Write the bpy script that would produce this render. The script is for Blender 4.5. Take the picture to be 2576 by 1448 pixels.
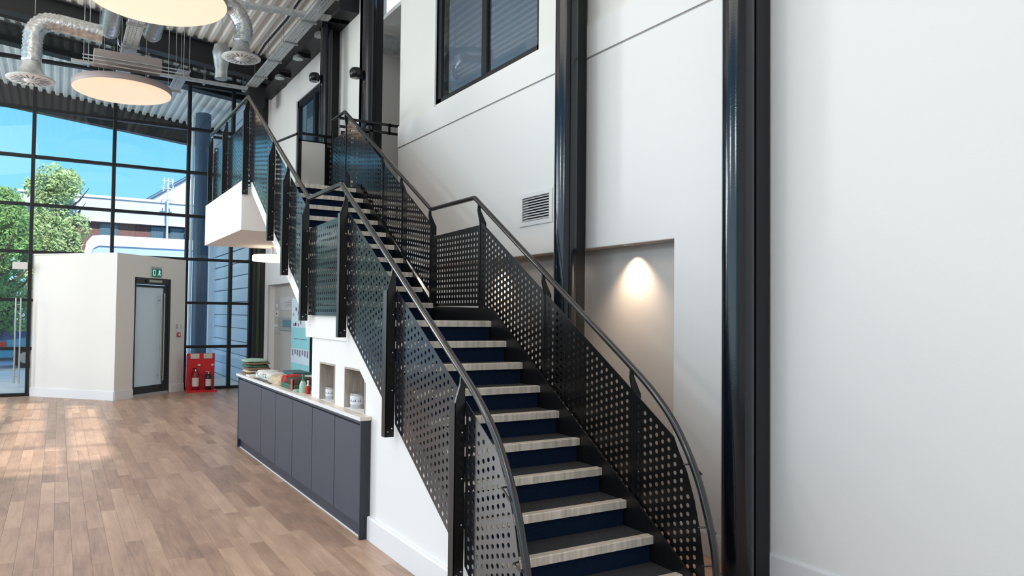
import bpy, math, random
from mathutils import Vector, Matrix
from mathutils.geometry import delaunay_2d_cdt
random.seed(7)
S = bpy.context.scene
COL = S.collection
for o in list(bpy.data.objects): bpy.data.objects.remove(o)

# ------------------------------------------------------------------ camera
YAW, PIT, ROL, FPX, CX, CY, EYE = 0.5081707786678942, 0.027454898350473197, 0.012349994879221044, 1804.900368534304, 1152.8992041788788, 740.7199248996109, 1.76
d = Vector((math.sin(YAW)*math.cos(PIT), math.cos(YAW)*math.cos(PIT), math.sin(PIT)))
r0 = Vector((math.cos(YAW), -math.sin(YAW), 0)); u0 = r0.cross(d)
rt = math.cos(ROL)*r0 + math.sin(ROL)*u0; up = rt.cross(d)
cam_d = bpy.data.cameras.new('camera'); cam = bpy.data.objects.new('camera', cam_d); COL.objects.link(cam)
cam.matrix_world = Matrix(((rt.x, up.x, -d.x, 0), (rt.y, up.y, -d.y, 0), (rt.z, up.z, -d.z, EYE), (0, 0, 0, 1)))
cam_d.sensor_fit = 'HORIZONTAL'; cam_d.sensor_width = 36; cam_d.lens = FPX*36/2576
cam_d.shift_x = (1288-CX)/2576; cam_d.shift_y = (CY-724)/2576; cam_d.clip_start = .05; cam_d.clip_end = 500
S.camera = cam

# ------------------------------------------------------------------ world, sun, area lights, exposure
S.view_settings.view_transform = 'Standard'; S.view_settings.look = 'None'
S.view_settings.exposure = 0.0; S.view_settings.gamma = 1.0; S.view_settings.use_curve_mapping = False
W = bpy.data.worlds.new('world'); S.world = W; W.use_nodes = True
nt = W.node_tree; nt.nodes.clear()
n = nt.nodes.new
tc = n('ShaderNodeTexCoord'); sep = n('ShaderNodeSeparateXYZ'); nt.links.new(tc.outputs['Generated'], sep.inputs[0])
cr = n('ShaderNodeValToRGB'); nt.links.new(sep.outputs['Z'], cr.inputs['Fac'])
el = cr.color_ramp.elements
el[0].position = 0.0; el[0].color = (.50, .84, .98, 1)
el[1].position = .6; el[1].color = (.08, .34, .80, 1)
e = el.new(.12); e.color = (.29, .72, .97, 1)
e = el.new(.25); e.color = (.165, .58, .94, 1)
mp = n('ShaderNodeMapping'); mp.inputs['Scale'].default_value = (1.2, 1.2, 5); nt.links.new(tc.outputs['Generated'], mp.inputs[0])
nz = n('ShaderNodeTexNoise'); nz.inputs['Scale'].default_value = 3.1; nz.inputs['Detail'].default_value = 6; nt.links.new(mp.outputs[0], nz.inputs[0])
c2 = n('ShaderNodeValToRGB'); c2.color_ramp.elements[0].position = .56; c2.color_ramp.elements[1].position = .78; nt.links.new(nz.outputs[0], c2.inputs[0])
mx = n('ShaderNodeMixRGB'); nt.links.new(c2.outputs[0], mx.inputs[0]); nt.links.new(cr.outputs[0], mx.inputs[1]); mx.inputs[2].default_value = (.86, .93, .98, 1)
bg = n('ShaderNodeBackground'); bg.inputs['Strength'].default_value = 1.25; nt.links.new(mx.outputs[0], bg.inputs[0])
wo = n('ShaderNodeOutputWorld'); nt.links.new(bg.outputs[0], wo.inputs[0])

def light(name, kind, loc, rot, power, color, **k):
    l = bpy.data.lights.new(name, kind); l.energy = power; l.color = color
    for a, b in k.items(): setattr(l, a, b)
    o = bpy.data.objects.new(name, l); COL.objects.link(o); o.location = loc; o.rotation_euler = rot; return o
sunv = Vector((0.0, 1.0, -.715)).normalized()
sun = light('sun', 'SUN', (0, 0, 20), (0, 0, 0), 5.5, (1, .93, .84), angle=.012)
sun.rotation_euler = sunv.to_track_quat('-Z', 'Y').to_euler()
# left and overhead area lights are unseen fills added to brighten the hall
light('fill_left', 'AREA', (-8.6, 5.0, 3.6), (0, math.radians(-90), 0), 290, (.86, .92, 1.0), shape='RECTANGLE', size=5.6, size_y=16)
light('daylight_facade_left', 'AREA', (-7.0, 16.6, 4.2), (math.radians(-90), 0, math.radians(28)), 560, (.86, .93, 1.0), shape='RECTANGLE', size=2.4, size_y=5.0)
light('fill_overhead', 'AREA', (-2.5, 3.0, 7.3), (0, math.radians(-12), 0), 200, (1.0, .93, .84), shape='RECTANGLE', size=3.5, size_y=9)
for gx, gy, gz, gp in ((-3.6, 5.5, 4.6, 190), (-4.0, 10.0, 4.4, 190), (-2.8, .5, 4.6, 175), (-4.6, 14.6, 4.2, 210), (-9.8, 20.2, 3.4, 650)):  # fixtureless point fills added out of view; the outdoor one brightens the canopy deck
    light('fill_point', 'POINT', (gx, gy, gz), (0, 0, 0), gp, (1.0, .92, .82), shadow_soft_size=.35)

# ------------------------------------------------------------------ materials
MATS = {}
def mat(name, col, rough=.6, metal=0.0, spec=.5, emit=None, es=1.0, noise=None, bump=None, coat=0.0, trans=0.0, alpha=1.0):
    m = bpy.data.materials.new(name); m.use_nodes = True; t = m.node_tree; b = t.nodes['Principled BSDF']
    b.inputs['Base Color'].default_value = (*col, 1); b.inputs['Roughness'].default_value = rough
    b.inputs['Metallic'].default_value = metal; b.inputs['Specular IOR Level'].default_value = spec
    b.inputs['Coat Weight'].default_value = coat; b.inputs['Transmission Weight'].default_value = trans
    b.inputs['Alpha'].default_value = alpha
    if emit: b.inputs['Emission Color'].default_value = (*emit, 1); b.inputs['Emission Strength'].default_value = es
    if noise or bump:
        tc = t.nodes.new('ShaderNodeTexCoord'); mp = t.nodes.new('ShaderNodeMapping'); t.links.new(tc.outputs['Object'], mp.inputs[0])
    if noise:   # (scale vec, amount, detail)
        sc, am = noise[0], noise[1]
        mp.inputs['Scale'].default_value = sc
        z = t.nodes.new('ShaderNodeTexNoise'); z.inputs['Scale'].default_value = 1; z.inputs['Detail'].default_value = 4; t.links.new(mp.outputs[0], z.inputs[0])
        r = t.nodes.new('ShaderNodeMapRange'); r.inputs[1].default_value = .3; r.inputs[2].default_value = .7; r.inputs[3].default_value = 1-am; r.inputs[4].default_value = 1+am
        t.links.new(z.outputs[0], r.inputs[0])
        v = t.nodes.new('ShaderNodeVectorMath'); v.operation = 'SCALE'; v.inputs[0].default_value = col; t.links.new(r.outputs[0], v.inputs['Scale'])
        t.links.new(v.outputs[0], b.inputs['Base Color'])
    if bump:
        z2 = t.nodes.new('ShaderNodeTexNoise'); z2.inputs['Scale'].default_value = bump[0]; z2.inputs['Detail'].default_value = 3
        t.links.new(tc.outputs['Object'], z2.inputs[0])
        bp = t.nodes.new('ShaderNodeBump'); bp.inputs['Strength'].default_value = bump[1]; bp.inputs['Distance'].default_value = .01
        t.links.new(z2.outputs[0], bp.inputs['Height']); t.links.new(bp.outputs[0], b.inputs['Normal'])
    MATS[name] = m; return m
M = MATS
mat('white_paint', (.81, .795, .78), .75, spec=.2, bump=(60, .06))
mat('cream_paint', (.80, .775, .735), .75, spec=.2)
mat('taupe_paint', (.50, .455, .415), .8, spec=.2)
mat('greige_paint', (.56, .52, .49), .8, spec=.2)
mat('skirting_paint', (.80, .79, .80), .45, spec=.4)
mat('black_metal', (.008, .008, .009), .32, spec=.4, bump=(9, .05))
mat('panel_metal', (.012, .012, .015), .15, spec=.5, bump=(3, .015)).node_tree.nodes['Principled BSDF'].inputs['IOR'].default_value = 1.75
mat('panel_metal_shaded', (.006, .006, .007), .28, spec=.4)  # same metal as panel_metal, coloured darker to put shade into the right-hand panels
mat('rail_metal', (.016, .013, .012), .2, spec=.7, coat=.15)
mat('column_black', (.004, .006, .011), .13, spec=.5, coat=.15, bump=(140, .04))
mat('bolt_steel', (.55, .55, .55), .3, 1.0)
mat('frame_black', (.009, .010, .012), .45, spec=.35)
mat('beam_black', (.016, .016, .018), .55)
mat('deck_white', (.86, .83, .78), .6, spec=.3)
mat('galv', (.48, .50, .50), .42, .75, noise=((9, 9, 9), .25))
mat('tray_grey', (.56, .58, .58), .5, .35, noise=((30, 3, 3), .15))
mat('foil', (.55, .57, .58), .28, .9, noise=((18, 18, 18), .3), bump=(26, .9))
mat('spiral', (.60, .60, .60), .25, .85, noise=((2, 25, 2), .2))
mat('diffuser_white', (.82, .82, .82), .4)
mat('disc_rim', (.36, .30, .29), .5)
mat('disc_glow_big', (.12, .11, .1), .5, emit=(1.0, .84, .61), es=1.0)
mat('disc_glow', (.10, .09, .08), .5, emit=(1.0, .74, .51), es=.97)
mat('lamp_glow', (.9, .8, .7), .5, emit=(1.0, .84, .62), es=1.1)
mat('carpet_navy', (.008, .017, .042), .95, spec=.1, noise=((220, 220, 220), .45))
mat('carpet_grey', (.050, .050, .054), .95, spec=.1, noise=((260, 260, 260), .55), bump=(300, .5))
mat('nosing_alu', (.80, .74, .66), .40, .25, noise=((28, 2, 2), .25))
mat('nosing_strip', (.58, .49, .40), .8)
mat('cabinet_blue', (.046, .054, .078), .42, spec=.4)
mat('cabinet_edge', (.018, .024, .034), .4)
mat('plinth_blue', (.014, .021, .042), .4)
mat('worktop_wood', (.74, .66, .56), .35, spec=.5, noise=((3, 25, 3), .12))
mat('niche_wood', (.42, .37, .32), .6, noise=((40, 40, 3), .22))
mat('tin_silver', (.62, .66, .72), .22, .8)
mat('tin_label', (.78, .80, .84), .35)
mat('tin_dark', (.10, .13, .20), .3)
mat('red_stand', (.55, .008, .015), .3, spec=.6)
mat('red_dark', (.22, .005, .01), .35)
mat('extinguisher_label', (.72, .50, .46), .5)
mat('beige_tag', (.55, .50, .42), .7)
mat('black_gloss', (.01, .012, .012), .2)
mat('green_sign', (.0, .17, .12), .5, emit=(.0, .17, .12), es=.25)
mat('sign_white', (.85, .9, .88), .5, emit=(.8, .95, .9), es=.4)
mat('steel_brushed', (.50, .48, .45), .3, .9)
mat('frosted', (.68, .82, .92), .3, spec=.5)
mat('door_dark', (.035, .038, .042), .4)
mat('plastic_white', (.75, .74, .72), .4)
mat('plastic_grey', (.42, .41, .40), .4)
mat('red_plastic', (.45, .06, .06), .4)
mat('paper', (.62, .60, .60), .7); mat('ink', (.10, .10, .12), .7)
mat('screen_blue', (.15, .30, .38), .3)
mat('banner_teal', (.30, .66, .70), .5); mat('banner_light', (.66, .76, .84), .5); mat('banner_plum', (.22, .20, .28), .6)
mat('grille_white', (.78, .78, .78), .4); mat('grille_dark', (.02, .02, .025), .7)
mat('fabric_green', (.05, .13, .09), .9, noise=((50, 50, 50), .5)); mat('fabric_brown', (.20, .12, .07), .9, noise=((60, 60, 60), .5))
mat('fabric_pink', (.48, .30, .24), .9); mat('fabric_mint', (.30, .45, .36), .8)
mat('parcel_white', (.72, .70, .67), .7, noise=((40, 40, 40), .25)); mat('bag_beige', (.60, .46, .32), .85, noise=((20, 20, 20), .2), bump=(40, .5))
mat('tartan_red', (.42, .03, .02), .8, noise=((80, 10, 40), .6)); mat('tartan_dark', (.05, .03, .02), .8, noise=((80, 80, 10), .6))
mat('bottle_green', (.02, .18, .10), .2); mat('bottle_pale', (.38, .56, .44), .25); mat('book_teal', (.03, .11, .12), .6); mat('straw', (.62, .45, .22), .8)
mat('asphalt', (.60, .63, .70), .9, noise=((.8, .8, .8), .12)); mat('pavement', (.88, .84, .77), .9, noise=((2, 2, 2), .08)); mat('kerb', (.55, .53, .45), .9)
mat('grass', (.10, .22, .05), .95, noise=((6, 6, 6), .4))
mat('brick', (.22, .11, .10), .9, noise=((8, 8, 16), .25)); mat('fascia_grey', (.60, .63, .70), .6); mat('fascia_white', (.86, .88, .92), .6)
mat('porch_blue', (.42, .54, .72), .6); mat('far_glass', (.10, .16, .22), .15, spec=.8)
mat('cladding_grey', (.62, .72, .84), .35, .3); mat('ext_navy', (.07, .12, .19), .4)
mat('car_blue', (.03, .30, .50), .25, coat=.6); mat('car_navy', (.06, .16, .42), .25, coat=.6); mat('car_white', (.6, .68, .76), .3, coat=.5)
mat('tyre', (.02, .02, .02), .8); mat('tail_red', (.5, .03, .03), .3)
mat('leaf_mid', (.24, .40, .12), .7, noise=((1.2, 1.2, 1.2), .5)); mat('leaf_pale', (.42, .52, .22), .7, noise=((1.2, 1.2, 1.2), .5)); mat('leaf_dark', (.12, .24, .12), .7, noise=((1.2, 1.2, 1.2), .5)); mat('bark', (.10, .07, .05), .9)
mat('room_grey', (.40, .46, .52), .8)
mat('glow_white', (.9, .9, .9), .5, emit=(1, .97, .9), es=1.3)
mat('olive', (.035, .05, .02), .4); mat('hose', (.03, .03, .03), .5); mat('screed', (.30, .22, .16), .8)

def glass(name, tint, refl, rough=0.0):
    m = bpy.data.materials.new(name); m.use_nodes = True; t = m.node_tree; t.nodes.clear()
    o = t.nodes.new('ShaderNodeOutputMaterial'); a = t.nodes.new('ShaderNodeBsdfTransparent'); a.inputs[0].default_value = (*tint, 1)
    g = t.nodes.new('ShaderNodeBsdfGlossy'); g.inputs['Roughness'].default_value = rough; g.inputs[0].default_value = (.95, .97, 1, 1)
    f = t.nodes.new('ShaderNodeFresnel'); f.inputs[0].default_value = refl
    ge = t.nodes.new('ShaderNodeNewGeometry'); inv = t.nodes.new('ShaderNodeMath'); inv.operation = 'SUBTRACT'; inv.inputs[0].default_value = 1; t.links.new(ge.outputs['Backfacing'], inv.inputs[1])
    mu = t.nodes.new('ShaderNodeMath'); mu.operation = 'MULTIPLY'; t.links.new(f.outputs[0], mu.inputs[0]); t.links.new(inv.outputs[0], mu.inputs[1])
    x = t.nodes.new('ShaderNodeMixShader'); t.links.new(mu.outputs[0], x.inputs[0]); t.links.new(a.outputs[0], x.inputs[1]); t.links.new(g.outputs[0], x.inputs[2]); t.links.new(x.outputs[0], o.inputs[0])
    MATS[name] = m
glass('glass_clear', (.93, .97, .98), 1.5)
glass('glass_room', (.80, .90, .97), 1.9)

def wood_floor():
    m = bpy.data.materials.new('oak_plank'); m.use_nodes = True; t = m.node_tree; b = t.nodes['Principled BSDF']
    at = t.nodes.new('ShaderNodeAttribute'); at.attribute_name = 'tone'
    tc = t.nodes.new('ShaderNodeTexCoord'); 
    off = t.nodes.new('ShaderNodeVectorMath'); off.operation = 'SCALE'; off.inputs['Scale'].default_value = 37; t.links.new(at.outputs['Color'], off.inputs[0])
    ad = t.nodes.new('ShaderNodeVectorMath'); ad.operation = 'ADD'; t.links.new(tc.outputs['Object'], ad.inputs[0]); t.links.new(off.outputs[0], ad.inputs[1])
    mp = t.nodes.new('ShaderNodeMapping'); mp.inputs['Scale'].default_value = (26, 2.2, 1); t.links.new(ad.outputs[0], mp.inputs[0])
    z = t.nodes.new('ShaderNodeTexNoise'); z.inputs['Scale'].default_value = 1.0; z.inputs['Detail'].default_value = 6; z.inputs['Distortion'].default_value = 1.2; t.links.new(mp.outputs[0], z.inputs[0])
    mp2 = t.nodes.new('ShaderNodeMapping'); mp2.inputs['Scale'].default_value = (7, 2.4, 1); t.links.new(ad.outputs[0], mp2.inputs[0])
    z2 = t.nodes.new('ShaderNodeTexNoise'); z2.inputs['Scale'].default_value = 1; z2.inputs['Detail'].default_value = 3; t.links.new(mp2.outputs[0], z2.inputs[0])
    sp = t.nodes.new('ShaderNodeSeparateColor'); t.links.new(at.outputs['Color'], sp.inputs[0])
    a1 = t.nodes.new('ShaderNodeMath'); a1.operation = 'MULTIPLY_ADD'; a1.inputs[1].default_value = .42; t.links.new(z.outputs[0], a1.inputs[0]); 
    a2 = t.nodes.new('ShaderNodeMath'); a2.operation = 'MULTIPLY_ADD'; a2.inputs[1].default_value = .46; t.links.new(z2.outputs[0], a2.inputs[0])
    a3 = t.nodes.new('ShaderNodeMath'); a3.operation = 'MULTIPLY'; a3.inputs[1].default_value = .26; t.links.new(sp.outputs[0], a3.inputs[0])
    t.links.new(a3.outputs[0], a2.inputs[2]); t.links.new(a2.outputs[0], a1.inputs[2])
    r = t.nodes.new('ShaderNodeValToRGB'); t.links.new(a1.outputs[0], r.inputs[0])
    e = r.color_ramp.elements; e[0].position = .28; e[0].color = (.24, .145, .10, 1); e[1].position = .85; e[1].color = (.62, .42, .30, 1)
    q = e.new(.55); q.color = (.42, .265, .185, 1)
    t.links.new(r.outputs[0], b.inputs['Base Color']); b.inputs['Roughness'].default_value = .36; b.inputs['Specular IOR Level'].default_value = .5
    bp = t.nodes.new('ShaderNodeBump'); bp.inputs['Strength'].default_value = .12; bp.inputs['Distance'].default_value = .004; t.links.new(z.outputs[0], bp.inputs['Height']); t.links.new(bp.outputs[0], b.inputs['Normal'])
    MATS['oak_plank'] = m
wood_floor()

# ------------------------------------------------------------------ mesh helpers
class MB:
    def __init__(s): s.v = []; s.f = []; s.sm = []
    def add(s, vs, fs, smooth=False):
        b = len(s.v); s.v += [tuple(p) for p in vs]
        for f in fs: s.f.append([i+b for i in f]); s.sm.append(smooth)
        return s
    def box(s, x0, x1, y0, y1, z0, z1):
        return s.add([(x0,y0,z0),(x1,y0,z0),(x1,y1,z0),(x0,y1,z0),(x0,y0,z1),(x1,y0,z1),(x1,y1,z1),(x0,y1,z1)],
                     [(0,3,2,1),(4,5,6,7),(0,1,5,4),(1,2,6,5),(2,3,7,6),(3,0,4,7)])
    def bev(s, x0, x1, y0, y1, z0, z1, b=.004):      # box with chamfered vertical and top edges
        P = []
        for z, k in ((z0, 0), (z1-b, 0), (z1, b)):
            P += [(x0+b+k,y0+k,z),(x1-b-k,y0+k,z),(x1-k,y0+b+k,z),(x1-k,y1-b-k,z),(x1-b-k,y1-k,z),(x0+b+k,y1-k,z),(x0+k,y1-b-k,z),(x0+k,y0+b+k,z)]
        F = [tuple(range(7,-1,-1)), tuple(range(16,24))]
        for r in (0, 8):
            for i in range(8): j = (i+1) % 8; F.append((r+i, r+j, r+8+j, r+8+i))
        return s.add(P, F)
    def prism(s, pts, axis, a, b):
        """pts 2D polygon (ccw or cw) swept along axis from a to b. axis x: pts=(y,z); y: (x,z); z: (x,y)"""
        def P(p, t): return {'x': (t, p[0], p[1]), 'y': (p[0], t, p[1]), 'z': (p[0], p[1], t)}[axis]
        n = len(pts); V = [P(p, a) for p in pts]+[P(p, b) for p in pts]
        F = [tuple(range(n)), tuple(range(2*n-1, n-1, -1))]+[(i, i+n, (i+1) % n+n, (i+1) % n) for i in range(n)]
        return s.add(V, F)
    def tube(s, path, r, seg=10, closed=False, caps=True):
        path = [Vector(p) for p in path]; n = len(path); R = r if isinstance(r, (list, tuple)) else [r]*n
        V = []; prev = None
        for i, p in enumerate(path):
            a = path[max(i-1, 0)]; b = path[min(i+1, n-1)]
            if closed: a = path[i-1]; b = path[(i+1) % n]
            t = (b-a).normalized()
            if prev is None: 
                nrm = t.orthogonal().normalized()
            else:
                nrm = (prev-t*prev.dot(t)); nrm = nrm.normalized() if nrm.length > 1e-6 else t.orthogonal().normalized()
            prev = nrm; bi = t.cross(nrm)
            for k in range(seg):
                an = 2*math.pi*k/seg; V.append(p+(nrm*math.cos(an)+bi*math.sin(an))*R[i])
        F = []; m = n if closed else n-1
        for i in range(m):
            for k in range(seg):
                a = i*seg+k; b = i*seg+(k+1) % seg; c = ((i+1) % n)*seg+(k+1) % seg; dd = ((i+1) % n)*seg+k
                F.append((a, b, c, dd))
        s.add(V, F, True)
        if caps and not closed:
            s.add([V[k] for k in range(seg)], [tuple(range(seg-1, -1, -1))]); s.add([V[(n-1)*seg+k] for k in range(seg)], [tuple(range(seg))])
        return s
    def lathe(s, prof, c, seg=24, axis='z', smooth=True):
        V = []
        for r, h in prof:
            for k in range(seg):
                a = 2*math.pi*k/seg; x, y = r*math.cos(a), r*math.sin(a)
                V.append({'z': (c[0]+x, c[1]+y, c[2]+h), 'y': (c[0]+x, c[1]+h, c[2]+y), 'x': (c[0]+h, c[1]+x, c[2]+y)}[axis])
        F = []
        for i in range(len(prof)-1):
            for k in range(seg): F.append((i*seg+k, i*seg+(k+1) % seg, (i+1)*seg+(k+1) % seg, (i+1)*seg+k))
        s.add(V, F, smooth)
        n = len(prof)
        if prof[0][0] > 1e-4: s.add([V[k] for k in range(seg)], [tuple(range(seg-1, -1, -1))])
        if prof[-1][0] > 1e-4: s.add([V[(n-1)*seg+k] for k in range(seg)], [tuple(range(seg))])
        return s
    def xf(s, mtx):
        s.v = [tuple(mtx @ Vector(p)) for p in s.v]; return s
    def slab(s, outline, holes, axis, a, b):
        """flat sheet with true holes. 2D outline + list of hole loops, thickness a..b along axis"""
        vs = [Vector(p) for p in outline]; fc = [list(range(len(vs)))]
        for h in holes:
            k = len(vs); vs += [Vector(p) for p in h]; fc.append(list(range(k, k+len(h))))
        ov, oe, of, _, _, og = delaunay_2d_cdt(vs, [], fc, 1, 1e-6)
        of = [f for f, g_ in zip(of, og) if g_ and max(g_) == 0]
        def P(p, t): return {'x': (t, p[0], p[1]), 'y': (p[0], t, p[1]), 'z': (p[0], p[1], t)}[axis]
        N = len(ov); V = [P(p, a) for p in ov]+[P(p, b) for p in ov]; F = []; cnt = {}
        for f in of:
            F.append(tuple(f)); F.append(tuple(i+N for i in reversed(f)))
            for i in range(len(f)):
                x, y = f[i], f[(i+1) % len(f)]; key = (min(x, y), max(x, y)); cnt.setdefault(key, []).append((x, y))
        for k, l in cnt.items():
            if len(l) == 1: x, y = l[0]; F.append((y, x, x+N, y+N))
        return s.add(V, F)

def obj(name, mb, m, parent=None, fix=True):
    me = bpy.data.meshes.new(name); me.from_pydata(mb.v, [], mb.f)
    for p, sm in zip(me.polygons, mb.sm): p.use_smooth = sm
    if fix:
        import bmesh
        b = bmesh.new(); b.from_mesh(me); bmesh.ops.recalc_face_normals(b, faces=b.faces); b.to_mesh(me); b.free()
    me.materials.append(MATS[m] if isinstance(m, str) else m)
    o = bpy.data.objects.new(name, me); COL.objects.link(o)
    if parent is not None:
        o.parent = parent; o.location = -world_loc(parent)
    return o
def world_loc(o):
    v = Vector(o.location); p = o.parent
    while p is not None: v += Vector(p.location); p = p.parent
    return v
def tag(o, label, cat, group=None, kind=None):
    o['label'] = label; o['category'] = cat
    if group: o['group'] = group
    if kind: o['kind'] = kind
    return o
def thing(name, label, cat, loc, group=None, kind=None):
    o = bpy.data.objects.new(name, None); COL.objects.link(o); o.location = loc; o.empty_display_size = .1
    return tag(o, label, cat, group, kind)
def lab(o, t): o['label'] = t; return o
def part_label(o, t): o['label'] = t; return o

# ------------------------------------------------------------------ key dimensions
GO = .2525; RI = .17; SL = RI/GO
NY0, LZ = 5.49, 1.70            # lower flight top nosing, mid landing level
NY1 = 6.64                      # first upper nosing
TZ = 3.40
def pitch_lo(y): return LZ+(y-NY0)*SL
def pitch_up(y): return LZ+RI+(y-NY1)*SL
def roofz(x): return 7.62-.1*x
XL, XR = 2.20, 3.40             # clear stair sides
WX = 4.24                       # right wall plane
FY = 17.0                       # glazed facade plane

# ------------------------------------------------------------------ SETTING: floor with planks
floor = thing('floor', 'brown oak-look plank floor running through the hall towards the glazing', 'floor', (0, 0, 0), kind='structure')
obj('subfloor', MB().box(-9, 6, -7, 17.1, -.12, -.006), 'screed', floor)
def proj(p):
    q = Vector(p)-Vector((0, 0, EYE)); z = q.dot(d)
    if z < .1: return None
    return (CX+FPX*q.dot(rt)/z, CY-FPX*q.dot(up)/z)
PW, PL = .118, .92
planks = []
ix = 0; x = -4.0
rr = random.Random(3)
while x < WX-.01:
    y = -1.0-rr.random()*PL
    while y < 16.98:
        x1 = min(x+PW, WX-.005); y0 = max(y, -1.0); y1 = min(y+PL, 16.98)
        if y1-y0 > .02:
            c = ((x+x1)/2, (y0+y1)/2)
            hid = (2.17 < c[0] < 3.35 and c[1] > 3.1) or (c[0] > 2.1 and 5.2 < c[1] < 9.8)
            area = 0
            if not hid:
                q = [proj(p) for p in ((x, y0, 0), (x1, y0, 0), (x1, y1, 0), (x, y1, 0))]
                if all(q) and any(-40 < a[0] < 2616 and a[1] < 1470 for a in q):
                    area = abs(sum(q[i][0]*q[(i+1) % 4][1]-q[(i+1) % 4][0]*q[i][1] for i in range(4)))/2
            planks.append((area, x, x1, y0, y1, rr.random(), rr.random()))
        y += PL
    x += PW
planks.sort(key=lambda t: -t[0])
def plank_mb(mb, x, x1, y0, y1):
    g = .0006; b = .0009
    a = [(x+g, y0+g), (x1-g, y0+g), (x1-g, y1-g), (x+g, y1-g)]
    mb.add([(p[0], p[1], -.006) for p in a]+[(p[0], p[1], -b) for p in a]+[(x+g+b, y0+g+b, 0), (x1-g-b, y0+g+b, 0), (x1-g-b, y1-g-b, 0), (x+g+b, y1-g-b, 0)],
           [(0,1,5,4),(1,2,6,5),(2,3,7,6),(3,0,4,7),(4,5,9,8),(5,6,10,9),(6,7,11,10),(7,4,8,11),(8,9,10,11)])
def set_tone(o, tones):
    at = o.data.attributes.new('tone', 'FLOAT_COLOR', 'POINT')
    for i, t in enumerate(tones): at.data[i].color = (t[0], t[1], t[0]*t[1], 1)
for a, x0_, x1_, y0_, y1_, t0, t1 in planks[:300]:
    mb = MB(); plank_mb(mb, x0_, x1_, y0_, y1_); o = obj('plank', mb, 'oak_plank', floor, fix=False); set_tone(o, [(t0, t1)]*12)
mb = MB(); tones = []
for a, x0_, x1_, y0_, y1_, t0, t1 in planks[300:]:
    plank_mb(mb, x0_, x1_, y0_, y1_); tones += [(t0, t1)]*12
o = obj('plank_field', mb, 'oak_plank', floor, fix=False); set_tone(o, tones); o['kind'] = 'stuff'

# ------------------------------------------------------------------ SETTING: right wall (X = 4.24), niche, trims, window, vent
wr = thing('wall_right', 'tall white hall wall behind the stair with a shallow recess and two ledges', 'wall', (WX, 5, 0), kind='structure')
R1Y = 4.115
obj('lower_wall', MB().slab([(-7, 0), (R1Y, 0), (R1Y, 2.385), (16.75, 2.385), (16.75, 0), (17.1, 0), (17.1, 3.30), (9.45, 3.30), (9.45, 4.14), (-7, 4.14)], [[(5.745, 2.715), (6.26, 2.715), (6.26, 2.995), (5.745, 2.995)]], 'x', WX, WX+.20), 'white_paint', wr)
obj('band_ledge', MB().box(WX-.012, WX+.2, -7, 9.45, 4.155, 4.46), 'white_paint', wr)
obj('shadow_gap', MB().box(WX+.006, WX+.2, -7, 9.45, 4.14, 4.155), 'plastic_grey', wr)  # grey strip painted in as the shadow line under the ledge
obj('upper_wall', MB().slab([(-7, 4.46), (9.45, 4.46), (9.45, 7.15), (-7, 7.15)], [[(6.0, 4.495), (8.3, 4.495), (8.3, 6.9), (6.0, 6.9)]], 'x', WX+.012, WX+.2), 'cream_paint', wr)
obj('far_upper_wall', MB().slab([(10.9, 3.30), (17.1, 3.30), (17.1, 7.2), (10.9, 7.2)], [[(12.95, 3.42), (14.6, 3.42), (14.6, 6.13), (12.95, 6.13)]], 'x', WX, WX+.2), 'cream_paint', wr)
obj('recess_back', MB().box(WX+.18, WX+.26, R1Y, 16.75, 0, 2.385), 'greige_paint', wr)
obj('recess_head', MB().box(WX+.002, WX+.24, R1Y, 16.75, 2.380, 2.42), 'greige_paint', wr)
obj('corridor_end_wall', MB().box(WX, 8.0, 10.9, 11.05, 3.3, 7.3), 'greige_paint', wr)
obj('corridor_near_wall', MB().box(WX+.2, 8.0, 9.30, 9.45, 3.3, 7.2), 'white_paint', wr)
obj('corridor_ceiling', MB().box(WX+.2, 8.0, 9.45, 10.9, 6.46, 6.52), 'white_paint', wr)
obj('corridor_far_end', MB().box(7.9, 8.0, 9.45, 10.9, 3.3, 6.5), 'white_paint', wr)
obj('corridor_deck', MB().box(WX, 8.0, 9.45, 10.9, 3.15, 3.40), 'white_paint', wr)
obj('skirting', MB().prism([(WX+.01, 0), (WX-.018, 0), (WX-.018, .165), (WX-.012, .178), (WX+.01, .178)], 'y', -7, R1Y), 'skirting_paint', wr)
bb = thing('trim_1', 'slim white corner upright between glazing and grey recess', 'trim', (WX, 16.75, 0), kind='structure')
obj('upright', MB().box(WX-.06, WX+.02, 16.72, 16.80, 0, 7.15), 'skirting_paint', bb)

# first-floor window above the ledge
w1 = thing('window_2', 'black-framed interior window high in the white wall beside the middle column', 'window', (WX, 7.15, 4.495), kind='structure')
fx0, fx1 = WX+.03, WX+.09
mb = MB(); mb.box(fx0, fx1, 6.0, 6.055, 4.495, 6.9); mb.box(fx0, fx1, 8.2, 8.30, 4.495, 6.9); mb.box(fx0, fx1, 6.0, 8.3, 4.495, 4.56); mb.box(fx0, fx1, 6.0, 8.3, 6.83, 6.9)
obj('window_frame', mb, 'frame_black', w1)
obj('mullion', MB().box(fx0-.005, fx1, 7.06, 7.17, 4.56, 6.83), 'frame_black', w1)
obj('pane', MB().box(fx0+.02, fx0+.028, 6.055, 7.06, 4.56, 6.83), 'glass_room', w1)
obj('pane', MB().box(fx0+.02, fx0+.028, 7.17, 8.2, 4.56, 6.83), 'glass_room', w1)
obj('reveal', MB().box(WX-.012, WX+.2, 8.30, 8.36, 4.46, 6.95), 'white_paint', w1)
light('meeting_room_fill', 'POINT', (6.4, 5.6, 5.4), (0, 0, 0), 26, (.85, .93, 1), shadow_soft_size=.2)  # unseen point light added to lift the dark view through the window
rm = thing('room_shell', 'dim grey meeting room seen through the high window', 'room', (6, 7, 4.2), kind='structure')
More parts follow.
